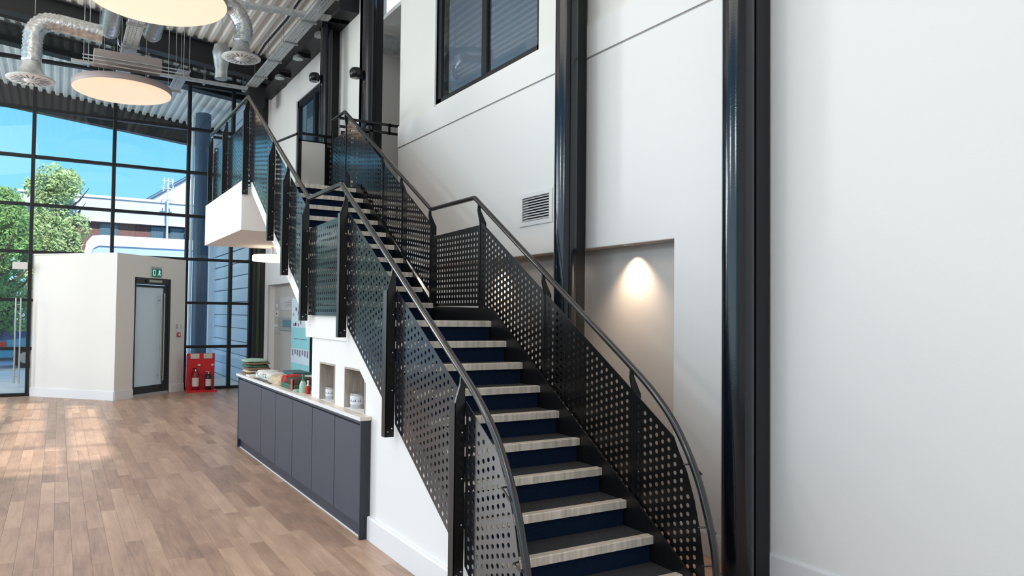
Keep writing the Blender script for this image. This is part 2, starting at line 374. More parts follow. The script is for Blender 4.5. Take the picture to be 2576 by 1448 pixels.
obj('back_wall', MB().box(7.4, 7.5, 5.0, 9.2, 4.2, 7.1), 'room_grey', rm)
obj('side_wall', MB().box(WX+.2, 7.5, 4.9, 5.0, 4.2, 7.1), 'room_grey', rm)
obj('room_ceiling', MB().box(WX+.2, 7.5, 5.0, 9.3, 7.0, 7.1), 'room_grey', rm)
obj('ceiling_band', MB().box(WX+.5, 7.3, 6.2, 6.5, 6.7, 7.0), 'galv', rm)
obj('room_floor', MB().box(WX+.2, 7.5, 5.0, 9.3, 4.1, 4.2), 'room_grey', rm)
w3 = thing('window_3', 'tall black-framed interior window at the far end of the upper wall', 'window', (WX, 13.8, 3.42), kind='structure')
mb = MB(); mb.box(fx0-.02, fx1, 12.95, 13.08, 3.42, 6.13); mb.box(fx0-.02, fx1, 14.50, 14.6, 3.42, 6.13); mb.box(fx0-.02, fx1, 12.95, 14.6, 6.0, 6.13); mb.box(fx0-.02, fx1, 12.95, 14.6, 3.42, 3.52)
obj('window_frame', mb, 'frame_black', w3)
obj('mullion', MB().box(fx0-.02, fx1, 13.42, 13.55, 3.52, 6.0), 'frame_black', w3)
obj('pane', MB().box(fx0+.02, fx0+.028, 13.08, 13.42, 3.52, 6.0), 'glass_room', w3)
obj('pane', MB().box(fx0+.02, fx0+.028, 13.55, 14.5, 3.52, 6.0), 'glass_room', w3)
obj('room_backing', MB().box(WX+2.4, WX+2.5, 11.2, 16.5, 3.2, 7.0), 'room_grey', w3)
obj('room_backing_top', MB().box(WX+.2, WX+2.5, 11.2, 16.5, 6.6, 6.7), 'room_grey', w3)
obj('room_backing_end', MB().box(WX+.2, WX+2.5, 16.4, 16.5, 3.2, 6.7), 'room_grey', w3)
light('far_room_light', 'POINT', (WX+1.2, 13.8, 6.2), (0, 0, 0), 12, (.85, .93, 1), shadow_soft_size=.15)
obj('surround', MB().slab([(12.87, 3.36), (14.68, 3.36), (14.68, 6.21), (12.87, 6.21)], [[(12.95, 3.42), (14.6, 3.42), (14.6, 6.13), (12.95, 6.13)]], 'x', WX-.012, WX), 'skirting_paint', w3)

# ventilation grille
vg = thing('vent_grille', 'white louvred ventilation grille on the wall left of the middle column', 'vent', (WX, 6.0, 2.715))
obj('frame', MB().slab([(5.715, 2.685), (6.29, 2.685), (6.29, 3.025), (5.715, 3.025)], [[(5.765, 2.73), (6.24, 2.73), (6.24, 2.98), (5.765, 2.98)]], 'x', WX-.012, WX-.001), 'grille_white', vg)
obj('backing', MB().box(WX+.08, WX+.1, 5.75, 6.255, 2.72, 2.99), 'grille_dark', vg)
for k in range(9):
    z = 2.737+k*.0275
    obj('slat', MB().prism([(WX-.006, z), (WX-.004, z+.004), (WX+.03, z+.024), (WX+.03, z+.019)], 'y', 5.765, 6.24), 'grille_white', vg)

# recessed downlight over the recess
for i, yy in enumerate((4.72, 6.9, 9.1)):
    dl = thing('downlight', ('recessed downlight washing the grey recess wall between the two near columns', 'middle recessed downlight of the grey recess, behind the stair', 'farthest recessed downlight of the grey recess')[i], 'light', (WX+.075, yy, 2.37))
    obj('trim_ring', MB().lathe([(.042, 2.372), (.042, 2.380), (.03, 2.380), (.03, 2.372)], (WX+.075, yy, 0), 20), 'grille_white', dl)
    obj('lens', MB().lathe([(.03, 2.374), (.03, 2.378)], (WX+.075, yy, 0), 16), 'glow_white', dl)
    l = light('downlight_beam', 'SPOT', (WX+.072, yy, 2.355), (0, 0, 0), 62, (1, .76, .52), spot_size=math.radians(105), spot_blend=1.0, shadow_soft_size=.03)

# ------------------------------------------------------------------ SETTING: remaining shell
wb = tag(obj('wall_back', MB().box(-9, WX+.2, -7.2, -7, 0, 8.6), 'white_paint'), 'plain white rear wall of the hall behind the viewpoint', 'wall', kind='structure')
ceil = thing('ceiling', 'off-white ribbed metal roof deck sloping down to the right wall', 'ceiling', (0, 10, 7.6), kind='structure')
mb = MB(); x = -9.0; pitch = .20
prof = []
while x < WX+.3:
    prof += [(x, 0), (x+.07, 0), (x+.10, .055), (x+.17, .055)]; x += pitch
V = []; F = []
for (px_, h) in prof:
    for yy in (6.0, 22.6): V.append((px_, yy, roofz(px_)+h))
for i in range(len(prof)-1): F.append((2*i, 2*i+2, 2*i+3, 2*i+1))
mb.add(V, F); obj('ribbed_deck', mb, 'deck_white', ceil, fix=False)
mb = MB(); mb.prism([(-9, roofz(-9)+.07), (WX+.4, roofz(WX+.4)+.07), (WX+.4, roofz(WX+.4)+.12), (-9, roofz(-9)+.12)], 'y', 6.0, 22.6); obj('roof_board', mb, 'deck_white', ceil)
# rear roof with rooflights (the sun patches on the floor come through these)
slots = [(-.60, -.14, -1.85, 4.9), (.20, .62, -1.2, 4.3), (-.14, .08, -1.85, -.15), (-1.3, -.76, 2.6, 5.0)]
bars = [-1.56, -.13, 1.24, 2.57, 3.95]
holes = []
for a, b, c, e_ in slots:
    cuts = [c]+[q for q in bars if c+.05 < q < e_-.05]+[e_]
    for i in range(len(cuts)-1):
        y0 = cuts[i]+(.03 if i else 0); y1 = cuts[i+1]-(.03 if i < len(cuts)-2 else 0); g = .002
        holes.append([(a+g, y0), (b-g, y0), (b-g, y1), (a+g, y1)])
mb = MB(); mb.slab([(-9, -7.2), (WX+.4, -7.2), (WX+.4, 6.0), (-9, 6.0)], holes, 'z', 0, .05)
mb.v = [(a, b, c+roofz(a)) for a, b, c in mb.v]; obj('rear_deck', mb, 'deck_white', ceil)
# left glazed side
wl = thing('window_4', 'tall glazed left side of the hall with black uprights', 'window', (-9, 5, 0), kind='structure')
for k in range(17): obj('mullion', MB().box(-9.05, -8.97, -7+1.5*k-.03, -7+1.5*k+.03, 0, 8.5), 'frame_black', wl)
for k in range(5): obj('transom', MB().box(-9.04, -8.98, -7, 17, 1.95*k, 1.95*k+.06), 'frame_black', wl)

# steel roof beams (I sections following the roof fall)
def ibeam(y, x0, x1, depth, width, label, name='roof_beam', drop=0.02):
    t = thing(name, label, 'beam', (x0, y, roofz(x0)-depth))
    def st(a, b, c, e_, n):
        obj(n, MB().prism([(x0, roofz(x0)-drop-e_), (x1, roofz(x1)-drop-e_), (x1, roofz(x1)-drop-c), (x0, roofz(x0)-drop-c)], 'y', a, b), 'beam_black', t)
    st(y-width/2, y+width/2, 0, .02, 'top_flange'); st(y-.008, y+.008, .02, depth-.02, 'web'); st(y-width/2, y+width/2, depth-.02, depth, 'bottom_flange')
    return t
ibeam(15.55, -8.9, WX, .47, .26, 'nearer of two deep black steel beams under the ribbed roof deck')
ibeam(17.62, -8.9, WX+.2, .40, .30, 'farther deep black steel beam just beyond the glazing head')
ibeam(22.5, -8.9, WX+.3, .66, .26, 'black edge beam of the outdoor canopy beyond the glazing', 'canopy_beam', drop=-.07)
for y, l in ((16.98, 'thin dark purlin along the head of the glazing'),):
    tag(obj('roof_purlin', MB().prism([(-8.9, roofz(-8.9)-.10), (WX, roofz(WX)-.10), (WX, roofz(WX)-.0), (-8.9, roofz(-8.9)-.0)], 'y', y-.03, y+.03), 'beam_black'), l, 'purlin')
tag(obj('wall_beam', MB().box(WX-.34, WX-.002, 11.1, 16.9, 6.72, 7.12), 'beam_black'), 'boxed dark beam along the top of the far upper wall', 'beam')
tag(obj('corner_beam', MB().box(3.55, WX-.35, 15.9, 16.3, 6.3, 7.1), 'beam_black'), 'dark steel bracket block at the far roof corner by the glazing', 'beam')

# ------------------------------------------------------------------ SETTING: glazed facade
fa = thing('window_1', 'full-height black-framed glazed facade at the far end of the hall', 'window', (0, FY, 0), kind='structure')
mux = [-.52-1.49*k for k in range(5, 0, -1)]+[-.52, .97, 2.48, 3.445, 3.905]
trz = [.03, .96, 1.945, 2.925, 3.895, 4.88, 5.865, 6.875]
for x in mux:
    w = .035; obj('mullion', MB().bev(x-w, x+w, FY-.06, FY+.09, 0, roofz(x)-.03, .004), 'frame_black', fa)
for z in trz:
    obj('transom', MB().box(-8, 3.93, FY-.045, FY+.075, z-.03, z+.03), 'frame_black', fa)
for i in range(len(mux)-1):
    zz = trz+[roofz(mux[i])-.05]
    for j in range(len(zz)-1):
        obj('pane', MB().box(mux[i]+.035, mux[i+1]-.035, FY+.01, FY+.022, zz[j]+.03, zz[j+1]-.03), 'glass_clear', fa)
obj('corner_post', MB().box(3.93, 4.19, FY-.25, FY+.05, 0, 7.2), 'beam_black', fa)
obj('corner_post', MB().box(3.99, 4.05, FY-.30, FY-.25, 0, 7.2), 'olive', fa)
# entrance leaf pull bars in the glazing at the far left
eh = thing('door_handle_set', 'pair of long steel pull bars on the glass entrance door at far left', 'handle', (-.82, FY, 1))
for x in (-.745, -.66):
    obj('pull_bar', MB().tube([(x, FY-.12, .27), (x, FY-.12, 1.98)], .016, 10), 'steel_brushed', eh)
for z in (.42, 1.85): obj('standoff', MB().tube([(-.745, FY-.12, z), (-.66, FY-.12, z)], .010, 8), 'steel_brushed', eh)
tag(obj('door_sensor', MB().bev(-.82, -.56, FY-.16, FY-.05, 2.56, 2.70, .01), 'plastic_white'), 'white automatic door sensor box behind the far left glass', 'sensor')

# ------------------------------------------------------------------ SETTING: entrance lobby
LA = Vector((.983, 15.49, 0))
def frame_m(p, dx, dy):
    u = Vector((dx, dy, 0)).normalized(); n_ = Vector((-u.y, u.x, 0))
    return Matrix(((u.x, n_.x, 0, p.x), (u.y, n_.y, 0, p.y), (0, 0, 1, 0), (0, 0, 0, 1)))
MR = frame_m(LA, 1.50, 1.42); LRLEN = 2.03
ML = frame_m(LA, -1.5, 1.53); LLLEN = 2.08
wlb = thing('wall_lobby', 'cream angled walls of the small entrance lobby in front of the glazing', 'wall', LA, kind='structure')
obj('door_wall', MB().slab([(0, 0), (.49, 0), (.49, 2.435), (1.545, 2.435), (1.545, 0), (LRLEN, 0), (LRLEN, 2.885), (0, 2.885)], [], 'y', 0, .12).xf(MR), 'taupe_cream' if 'taupe_cream' in MATS else 'cream_paint', wlb)
obj('blank_wall', MB().slab([(0, 0), (LLLEN, 0), (LLLEN, 2.885), (0, 2.885)], [], 'y', -.12, 0).xf(ML), 'cream_paint', wlb)
obj('lobby_roof', MB().prism([(LA.x, LA.y+.02), (2.42, 16.88), (2.42, 16.93), (-.46, 16.93)], 'z', 2.86, 2.884), 'cream_paint', wlb)
sk = thing('baseboard_lobby', 'white skirting round the foot of the entrance lobby', 'baseboard', LA, kind='structure')
obj('skirting_run', MB().box(-.0, .49, -.018, 0, 0, .17).xf(MR), 'skirting_paint', sk)
obj('skirting_run', MB().box(1.60, LRLEN, -.018, 0, 0, .17).xf(MR), 'skirting_paint', sk)
obj('skirting_run', MB().box(-.0, LLLEN, 0, .018, 0, .17).xf(ML), 'skirting_paint', sk)
dr = thing('door_1', 'glass lobby door in a dark frame with long pull bars', 'door', MR @ Vector((.5, .05, 0)), kind='structure')
mb = MB(); mb.box(.49, .53, .0, .11, 0, 2.435); mb.box(1.50, 1.545, -.01, .11, 0, 2.435); mb.box(.49, 1.545, .0, .11, 2.30, 2.435); obj('door_frame', mb.xf(MR), 'door_dark', dr)
mb = MB(); mb.box(.53, .56, .05, .09, .02, 2.29); mb.box(1.40, 1.50, .03, .09, .02, 2.29); mb.box(.56, 1.40, .05, .09, .02, .20); mb.box(.56, 1.40, .05, .09, 2.24, 2.29); obj('door_leaf', mb.xf(MR), 'door_dark', dr)
obj('pane', MB().box(.56, 1.40, .064, .074, .20, 2.24).xf(MR), 'frosted', dr)
obj('threshold', MB().box(.49, 1.50, -.03, .10, 0, .05).xf(MR), 'plastic_grey', dr)
h = obj('pull_handle', MB().tube([(1.25, -.02, .30), (1.25, -.02, 2.12)], .017, 10).tube([(1.25, -.02, .40), (1.25, .07, .40)], .009, 8).tube([(1.25, -.02, 1.98), (1.25, .07, 1.98)], .009, 8).xf(MR), 'steel_brushed', dr)
h = obj('pull_handle', MB().tube([(1.37, -.0, .28), (1.37, -.0, 2.13)], .014, 10).tube([(1.37, -.0, .40), (1.37, .07, .40)], .009, 8).xf(MR), 'steel_brushed', dr)
obj('door_closer', MB().bev(.85, 1.25, -.035, .0, 2.345, 2.40, .006).xf(MR), 'steel_brushed', dr)
obj('closer_motor', MB().bev(.78, .86, -.04, .0, 2.34, 2.40, .006).xf(MR), 'black_gloss', dr)
# exit sign
es = thing('exit_sign', 'small green running-man exit sign above the lobby door', 'sign', MR @ Vector((1.08, -.02, 2.56)))
obj('housing', MB().bev(.93, 1.23, -.03, 0, 2.46, 2.675, .005).xf(MR), 'plastic_grey', es)
obj('face', MB().box(.94, 1.22, -.034, -.0305, 2.465, 2.635).xf(MR), 'green_sign', es)
mb = MB(); mb.box(.965, 1.035, -.0365, -.0345, 2.49, 2.61); obj('door_pictogram', mb.xf(MR), 'sign_white', es)
mb = MB(); mb.lathe([(.011, -.002), (.011, 0)], (1.155, -.0345, 2.605), 10, 'y'); mb.prism([(1.125, 2.575), (1.135, 2.592), (1.175, 2.588), (1.185, 2.57), (1.165, 2.562), (1.16, 2.54), (1.185, 2.515), (1.172, 2.488), (1.158, 2.495), (1.165, 2.515), (1.14, 2.53), (1.12, 2.505), (1.095, 2.497), (1.097, 2.51), (1.112, 2.518), (1.135, 2.555), (1.13, 2.572)], 'y', -.0365, -.0345)
obj('runner_pictogram', mb.xf(MR), 'sign_white', es)
obj('window_pictogram', MB().box(.985, 1.02, -.0375, -.0366, 2.505, 2.595).xf(MR), 'green_sign', es)
for nm, u0_, u1_, z0, z1, m_, lb in (('door_release_switch', 1.735, 1.79, 1.375, 1.47, 'plastic_grey', 'grey push-button plate left of the pair beside the lobby door'), ('card_reader', 1.85, 1.91, 1.375, 1.475, 'plastic_white', 'white reader plate right of the pair beside the lobby door')):
    t = thing(nm, lb, 'switch', MR @ Vector((u0_, 0, z0)))
    obj('plate', MB().bev(u0_, u1_, -.016, 0, z0, z1, .003).xf(MR), m_, t); obj('button', MB().box(u0_+.018, u1_-.018, -.02, -.016, z0+.04, z0+.065).xf(MR), 'plastic_grey' if m_ == 'plastic_white' else 'plastic_white', t)
t = thing('fire_call_point', 'small red break-glass call point beside the lobby door', 'alarm', MR @ Vector((1.78, 0, 1.2)))
obj('box', MB().bev(1.77, 1.865, -.04, 0, 1.195, 1.29, .006).xf(MR), 'red_plastic', t); obj('glass_face', MB().box(1.79, 1.845, -.044, -.04, 1.215, 1.27).xf(MR), 'plastic_white', t)

# ------------------------------------------------------------------ staircase
st = thing('staircase', 'straight white-cased staircase with navy carpet risers and pale nosings', 'staircase', (2.8, 3.2, 0))
def step(y, z, depth, down=RI):
    # tread carpet, riser carpet, aluminium nosing
    obj('tread', MB().box(XL, XR, y+.045, y+depth+.03, z-.04, z), 'carpet_grey', st)
    obj('riser', MB().box(XL, XR-.01, y+.022, y+.05, z-down, z-.012), 'carpet_navy', st)
    nn = obj('nosing', MB().prism([(y, z-.048), (y, z+.001), (y+.003, z+.004), (y+.058, z+.004), (y+.058, z-.004), (y+.008, z-.006), (y+.008, z-.048)], 'x', XL+.01, XR), 'nosing_alu', st)
    obj('grip_strip', MB().box(XL+.02, XR-.01, y+.014, y+.05, z+.0042, z+.006), 'nosing_strip', nn)
for k in range(0, 10):
    step(NY0-GO*k, LZ-RI*k, GO if k else NY1-NY0)
for j in range(1, 11):
    step(NY1+GO*(j-1), LZ+RI*j, GO if j < 10 else .6)
# mid landing & casings
LY0, LY1 = 5.82, 6.92
obj('landing_slab', MB().box(XL-.02, XR+.02, NY0+.05, NY1+.05, LZ-.14, LZ-.041), 'white_paint', st)
def band(pf, y0, y1, top, bot): return [(y0, pf(y0)+bot), (y1, pf(y1)+bot), (y1, pf(y1)+top), (y0, pf(y0)+top)]
# white outer casing left (one continuous string)
TB, BB = -.10, -.42
def casing(xa, xb, m_, nm, lb=None):
    pts = [(3.15, 0), (3.60, 0), (LY0, 1.52), (LY1+.04, 1.52), (LY1+.06, pitch_up(LY1+.06)+BB), (9.46, pitch_up(9.46)+BB), (9.46, TZ+.04), (NY1+GO*9+.2, TZ+.04), (LY1, pitch_up(LY1)+TB), (LY1-.15, 1.74), (LY0, 1.74), (LY0-.08, pitch_lo(LY0-.08)+TB), (3.25, pitch_lo(3.25)+TB)]
    o = obj(nm, MB().slab(pts, [], 'x', xa, xb), m_, st); return o
casing(2.150, 2.178, 'white_paint', 'outer_casing')
mb = MB(); mb.prism([(NY1-.02, 1.56), (LY1+.1, 1.56+.12), (9.46, pitch_up(9.46)-.41), (9.46, pitch_up(9.46)-.36), (LY1+.1, 1.56+.17), (NY1-.02, 1.60)], 'x', 2.178, 3.42)
obj('soffit', mb, 'white_paint', st)
for xa, xb, in ((2.180, 2.198), (3.402, 3.416)):
    pts = [(3.0, 0), (3.7, 0), (LY0, 1.54), (LY1, 1.56), (LY1+.1, pitch_up(LY1+.1)-.38), (9.46, pitch_up(9.46)-.38), (9.46, TZ+.06), (NY1+GO*9-.05, TZ+.06), (LY1-.28, LZ+.14), (LY0-.33, LZ+.12), (3.0, pitch_lo(3.0)+.06)]
    obj('inner_string', MB().slab(pts, [], 'x', xa, xb), 'black_metal', st)
# under-stair wall (plane X=2.17) with two wood-lined niches
wu = thing('wall_stair', 'white wall below the lower flight with two small niches', 'wall', (2.17, 5, 0), kind='structure')
n1 = [(6.13, .952), (6.55, .952), (6.55, 1.30), (6.13, 1.30)]; n2 = [(5.40, .952), (5.88, .952), (5.88, 1.30), (5.40, 1.30)]
ys = 3.02
obj('wall_sheet', MB().slab([(ys, 0), (6.80, 0), (6.80, 1.55), (LY0-.02, 1.55), (ys, pitch_lo(ys)+BB-.0 if pitch_lo(ys)+BB > .05 else .05)] if False else [(3.72, 0), (6.80, 0), (6.80, 1.55), (LY0, 1.55), (3.72, pitch_lo(3.72)+BB+.05)], [n1, n2], 'x', 2.168, 2.26), 'white_paint', wu)
obj('end_return', MB().box(2.26, 3.42, 6.70, 6.80, 0, 1.55), 'white_paint', wu)
obj('wall_toe', MB().box(2.165, 2.26, 3.0, 3.72, 0, .13), 'white_paint', wu)
for (a, b) in ((6.13, 6.55), (5.40, 5.88)):
    nl = thing('niche_lining', 'grey oak lining of the %s wall niche above the worktop' % ('left' if a > 6 else 'right'), 'shelf niche', (2.3, (a+b)/2, .95))
    g = .001
    mb = MB(); obj('lining_side', MB().box(2.162, 2.62, a-.0+g, a+.014, .953, 1.299), 'niche_wood', nl); obj('lining_side', MB().box(2.162, 2.62, b-.014, b-g, .953, 1.299), 'niche_wood', nl)
    obj('lining_top', MB().box(2.162, 2.62, a+.014, b-.014, 1.285, 1.299), 'niche_wood', nl); obj('lining_back', MB().box(2.60, 2.62, a+.014, b-.014, .953, 1.285), 'niche_wood', nl)
bs = tag(obj('baseboard_stair', MB().prism([(2.168, 0), (2.140, 0), (2.140, .168), (2.146, .18), (2.168, .18)], 'y', 2.98, 5.262), 'skirting_paint'), 'white skirting along the foot of the under-stair wall', 'baseboard', kind='structure')

# ------------------------------------------------------------------ top landing
tl = thing('upper_landing', 'boxed white upper landing at the head of the stair', 'landing', (2.7, 10.7, 2.82))
obj('landing_box', MB().bev(2.04, WX-.002, 9.47, 12.1, 2.82, 3.39, .003), 'white_paint', tl)
obj('edge_upstand', MB().box(2.04, 2.10, 9.47, 12.1, 3.39, 3.46), 'white_paint', tl)
obj('deck_carpet', MB().box(2.10, WX-.002, 9.47, 12.1, 3.39, 3.402), 'carpet_grey', tl)

# ------------------------------------------------------------------ balustrades
def circle(cy, cz, r, n=8, sy=1.0, ph=0): return [(cy+r*sy*math.cos(2*math.pi*k/n+ph), cz+r*math.sin(2*math.pi*k/n+ph)) for k in range(n)]
HP, HR = .0535, .0145
def inside(poly, p, mrg):
    c = False; n = len(poly); dmin = 9
    for i in range(n):
        a, b = poly[i], poly[(i+1) % n]
        if (a[1] > p[1]) != (b[1] > p[1]) and p[0] < (b[0]-a[0])*(p[1]-a[1])/(b[1]-a[1])+a[0]: c = not c
        dx, dy = b[0]-a[0], b[1]-a[1]; t = max(0, min(1, ((p[0]-a[0])*dx+(p[1]-a[1])*dy)/(dx*dx+dy*dy)))
        dmin = min(dmin, math.hypot(p[0]-a[0]-t*dx, p[1]-a[1]-t*dy))
    return c and dmin > mrg
def perf(parent, poly, x, slope, axis='x', stag=False, th=.003, m_='panel_metal', hp=HP, hr=HR, mrg=.030, n=8, name='perforated_panel', zbot=None):
    ys_ = [p[0] for p in poly]; y0, y1 = min(ys_), max(ys_)
    holes = []; w = y1-y0; nc = int((w-2*mrg)/hp); o0 = y0+(w-nc*hp)/2+ (0 if not stag else 0)
    zb = poly[0][1]; 
    for i in range(nc+1):
        yy = o0+i*hp
        for j in range(-60, 80):
            zz = zb+.045+j*hp+slope*(yy-poly[0][0])+(hp/2 if (stag and i % 2) else 0)
            if inside(poly, (yy, zz), mrg): holes.append(circle(yy, zz, hr, n, ph=math.pi/n))
    return obj(name, MB().slab(poly, holes, axis, x-th/2, x+th/2), m_, parent, fix=False)

def rail_z(y):
    if y <= 5.84: return 2.86-(5.84-y)*SL
    if y <= 6.757: return 2.86
    if y <= 9.44: return 2.86+(y-6.757)*SL*.935
    return 4.56
def smooth_path(pts, n=6):
    out = []
    P = [pts[0]]+pts+[pts[-1]]
    for i in range(1, len(P)-2):
        p0, p1, p2, p3 = map(Vector, P[i-1:i+3])
        for k in range(n):
            t = k/n; out.append(.5*((2*p1)+(p2-p0)*t+(2*p0-5*p1+4*p2-p3)*t*t+(-p0+3*p1-3*p2+p3)*t**3))
    out.append(Vector(P[-2])); return out

END = [(3.72, 1.432), (3.50, 1.272), (3.31, 1.085), (3.15, .84), (3.05, .59), (2.985, .33), (2.965, .0)]
PEND = [(3.34, None), (3.31, .965), (3.21, .78), (3.13, .56), (3.085, .34), (3.055, .02)]

def balustrade(side):
    if side == 'left':
        xr, xp, px0, px1, sgn = 2.095, 2.118, 2.045, 2.112, -1
        lb = 'left black perforated stair balustrade nearest the cabinets'
        bot_lo, bot_up, lb0, = -.20, -.20, 1.735
    else:
        xr, xp, px0, px1, sgn = 3.42, 3.436, 3.428, 3.492, 1
        lb = 'right black perforated stair balustrade on the wall side'
        bot_lo, bot_up, lb0 = .01, .01, 1.84
    b = thing('stair_balustrade', lb, 'balustrade', (xr, 3.0, 0))
    # handrail
    low = [(xr, y, z) for y, z in END][::-1]
    path = smooth_path(low, 6)
    path = path[:-1]+[Vector((xr, 3.72, 1.432)), Vector((xr, 4.8, rail_z(4.8))), Vector((xr, 5.82, 2.850))]
    path += [Vector((xr, 5.84, 2.862)), Vector((xr, 5.88, 2.865)), Vector((xr, 6.72, 2.865)), Vector((xr, 6.757, 2.872)), Vector((xr, 6.79, 2.89)), Vector((xr, 9.41, 4.535)), Vector((xr, 9.44, 4.555)), Vector((xr, 9.48, 4.56))]
    if side == 'left': path += [Vector((xr, 12.02, 4.60))]
    else: path += [Vector((xr, 9.98, 4.56))]
    obj('handrail', MB().tube(path, .0225, 12), 'rail_metal', b)
    # posts
    if side == 'left':
        posts = [(3.70, None), (4.72, None), (5.72, None), (6.80, None), (7.50, None), (8.12, None), (9.44, None), (10.80, None), (11.95, None)]
    else:
        posts = [(3.70, None), (4.73, None), (5.76, None), (6.78, None), (7.52, None), (8.09, None), (9.42, None), (9.98, None)]
    for y, _ in posts:
        zr = rail_z(y)-.02
        if y < 5.8: base = pitch_lo(y)-(.30 if side == 'left' else .12)
        elif y < 7.0: base = LZ-.02 if side == 'left' else LZ+.02
        elif y < 9.3: base = pitch_up(y)-(.30 if side == 'left' else .12)
        else: base = 3.47 if side == 'left' and y > 9.5 else 3.28
        if side == 'right' and y > 9.3: base = 3.40
        zs = zr-.16
        xo = px0; xi = px1; xm = xr
        # flange facing up the hall, tapering to a stem under the rail
        pts = [(xo, base), (xi, base), (xi, zs), (xm+.016, zr-.05), (xm+.012, zr), (xm-.012, zr), (xm-.016, zr-.05), (xo, zs)]
        p = obj('post', MB().prism(pts, 'y', y-.008, y+.008), 'black_metal', b)
        ox = xo if side == 'left' else xi
        obj('post_web', MB().box(ox-.004, ox+.004, y-.008, y+.052, base, zs), 'black_metal', p)
        mb = MB()
        zz = base+.06
        while zz < zs-.08:
            mb.lathe([(.006, 0), (.006, -.004), (.002, -.006)], ((xo+xi)/2+.016, y-.008, zz), 8, 'y'); zz += .27
        mb.lathe([(.007, 0), (.007, -.006)], (xo+.018, y-.008, base+.04), 8, 'y')
        bo = obj('bolts', mb, 'bolt_steel', p); bo['kind'] = 'stuff'
    # panels between the posts
    pm = 'panel_metal' if side == 'left' else 'panel_metal_shaded'
    def flight(y0, y1, pf, bt, tp=.76, stag=False):
        perf(b, [(y0, pf(y0)+bt), (y1, pf(y1)+bt), (y1, pf(y1)+tp), (y0, pf(y0)+tp)], xp, SL, stag=stag, m_=pm if pf is pitch_lo else 'panel_metal')
    P = [p[0] for p in posts]
    flight(P[0]+.012, P[1]-.012, pitch_lo, bot_lo)
    flight(P[1]+.012, P[2]-.012, pitch_lo, bot_lo)
    perf(b, [(P[2]+.012, lb0), (P[3]-.012, lb0), (P[3]-.012, 2.575), (P[2]+.012, 2.60)], xp, 0, n=4, hr=.0175, m_=pm)
    flight(P[3]+.012, P[4]-.012, pitch_up, bot_up, stag=True)
    flight(P[4]+.012, P[5]-.012, pitch_up, bot_up, stag=True)
    flight(P[5]+.012, P[6]-.012, pitch_up, bot_up, stag=True)
    zb = 3.47 if side == 'left' else 3.42
    for i in range(6, len(P)-1):
        perf(b, [(P[i]+.012, zb), (P[i+1]-.012, zb), (P[i+1]-.012, 4.28), (P[i]+.012, 4.28)], xp, 0, stag=True)
    # end panel with a swept leading edge
    y1 = P[0]-.012
    yb = NY0-(LZ-0.02+bot_lo)/SL if side == 'right' else 3.06
    zt1 = pitch_lo(y1)+.76; zb1 = pitch_lo(y1)+bot_lo
    edge = [(3.33, pitch_lo(3.33)+.755), (3.29, pitch_lo(3.29)+.70), (3.22, .80), (3.16, .64), (3.115, .46), (3.085, .28), (3.07, .04)]
    if side == 'left':
        poly = [(3.07, .02), (3.36, .02), (y1, zb1), (y1, zt1)]+edge[:-1]
    else:
        yb = NY0+(0.03-LZ-bot_lo)/SL
        poly = [(3.06, .02), (max(yb, 3.12), .03), (y1, zb1), (y1, zt1)]+edge[:-1]
    perf(b, poly, xp, SL, m_=pm)
    # rail brackets on the end panel
    for (py, pz), (ry, rz) in (((3.24, .84), (3.13, .80)), ((3.12, .48), (3.02, .47)), ((3.085, .26), (2.98, .24))):
        so = xr+(.045 if side == 'right' else -.03)
        obj('rail_bracket', MB().tube([(xp, py+.01, pz), (so, py-.03, pz+.01), (so, ry, rz), (xr, ry, rz)], .006, 8), 'rail_metal', b)
    return b
balustrade('left'); balustrade('right')
# guard between stair head and wall, and rear guard
g = thing('landing_guard', 'short two-bar black guard between the stair head and the wall', 'balustrade', (3.8, 9.72, 3.4))
for z in (4.54, 4.42): obj('guard_bar', MB().box(3.44, 4.36, 9.70, 9.735, z-.016, z+.016), 'black_metal', g)
obj('guard_post', MB().box(4.20, 4.225, 9.70, 9.735, 4.40, 4.56), 'black_metal', g)
obj('guard_post', MB().box(3.9, 3.95, 9.70, 9.735, 3.40, 4.43), 'black_metal', g)
perf(g, [(3.46, 3.46), (3.89, 3.46), (3.89, 4.36), (3.46, 4.36)], 9.72, 0, axis='y', stag=False, hp=.07, hr=.022, n=4)
g2 = thing('rear_guard', 'black perforated guard along the rear of the upper landing with a pale board', 'balustrade', (3.0, 11.5, 3.4))
obj('guard_bar', MB().box(2.12, 3.05, 11.98, 12.02, 4.55, 4.59), 'black_metal', g2)
obj('guard_bar', MB().tube([(3.05, 12.0, 4.57), (3.22, 11.05, 4.57)], .02, 8), 'rail_metal', g2)
obj('guard_bar', MB().box(3.22, 4.05, 10.98, 11.02, 4.55, 4.59), 'black_metal', g2)
obj('guard_bar', MB().box(3.22, 4.05, 10.98, 11.02, 4.44, 4.47), 'black_metal', g2)
for x, y in ((3.05, 12.0), (3.24, 11.0), (3.66, 11.0), (4.03, 11.0), (2.6, 12.0)): obj('guard_post', MB().box(x-.025, x+.025, y-.02, y+.02, 3.40, 4.55), 'black_metal', g2)
perf(g2, [(2.14, 3.46), (2.57, 3.46), (2.57, 4.40), (2.14, 4.40)], 12.0, 0, axis='y', hp=.085, hr=.030, n=4)
perf(g2, [(2.63, 3.46), (3.02, 3.46), (3.02, 4.40), (2.63, 4.40)], 12.0, 0, axis='y', hp=.085, hr=.030, n=4)
perf(g2, [(3.69, 3.46), (4.0, 3.46), (4.0, 4.40), (3.69, 4.40)], 11.0, 0, axis='y', hp=.085, hr=.030, n=4)
lab(obj('board', MB().box(3.27, 3.64, 10.95, 10.975, 3.66, 4.44), 'plastic_white', g2), 'pale grey blank board')

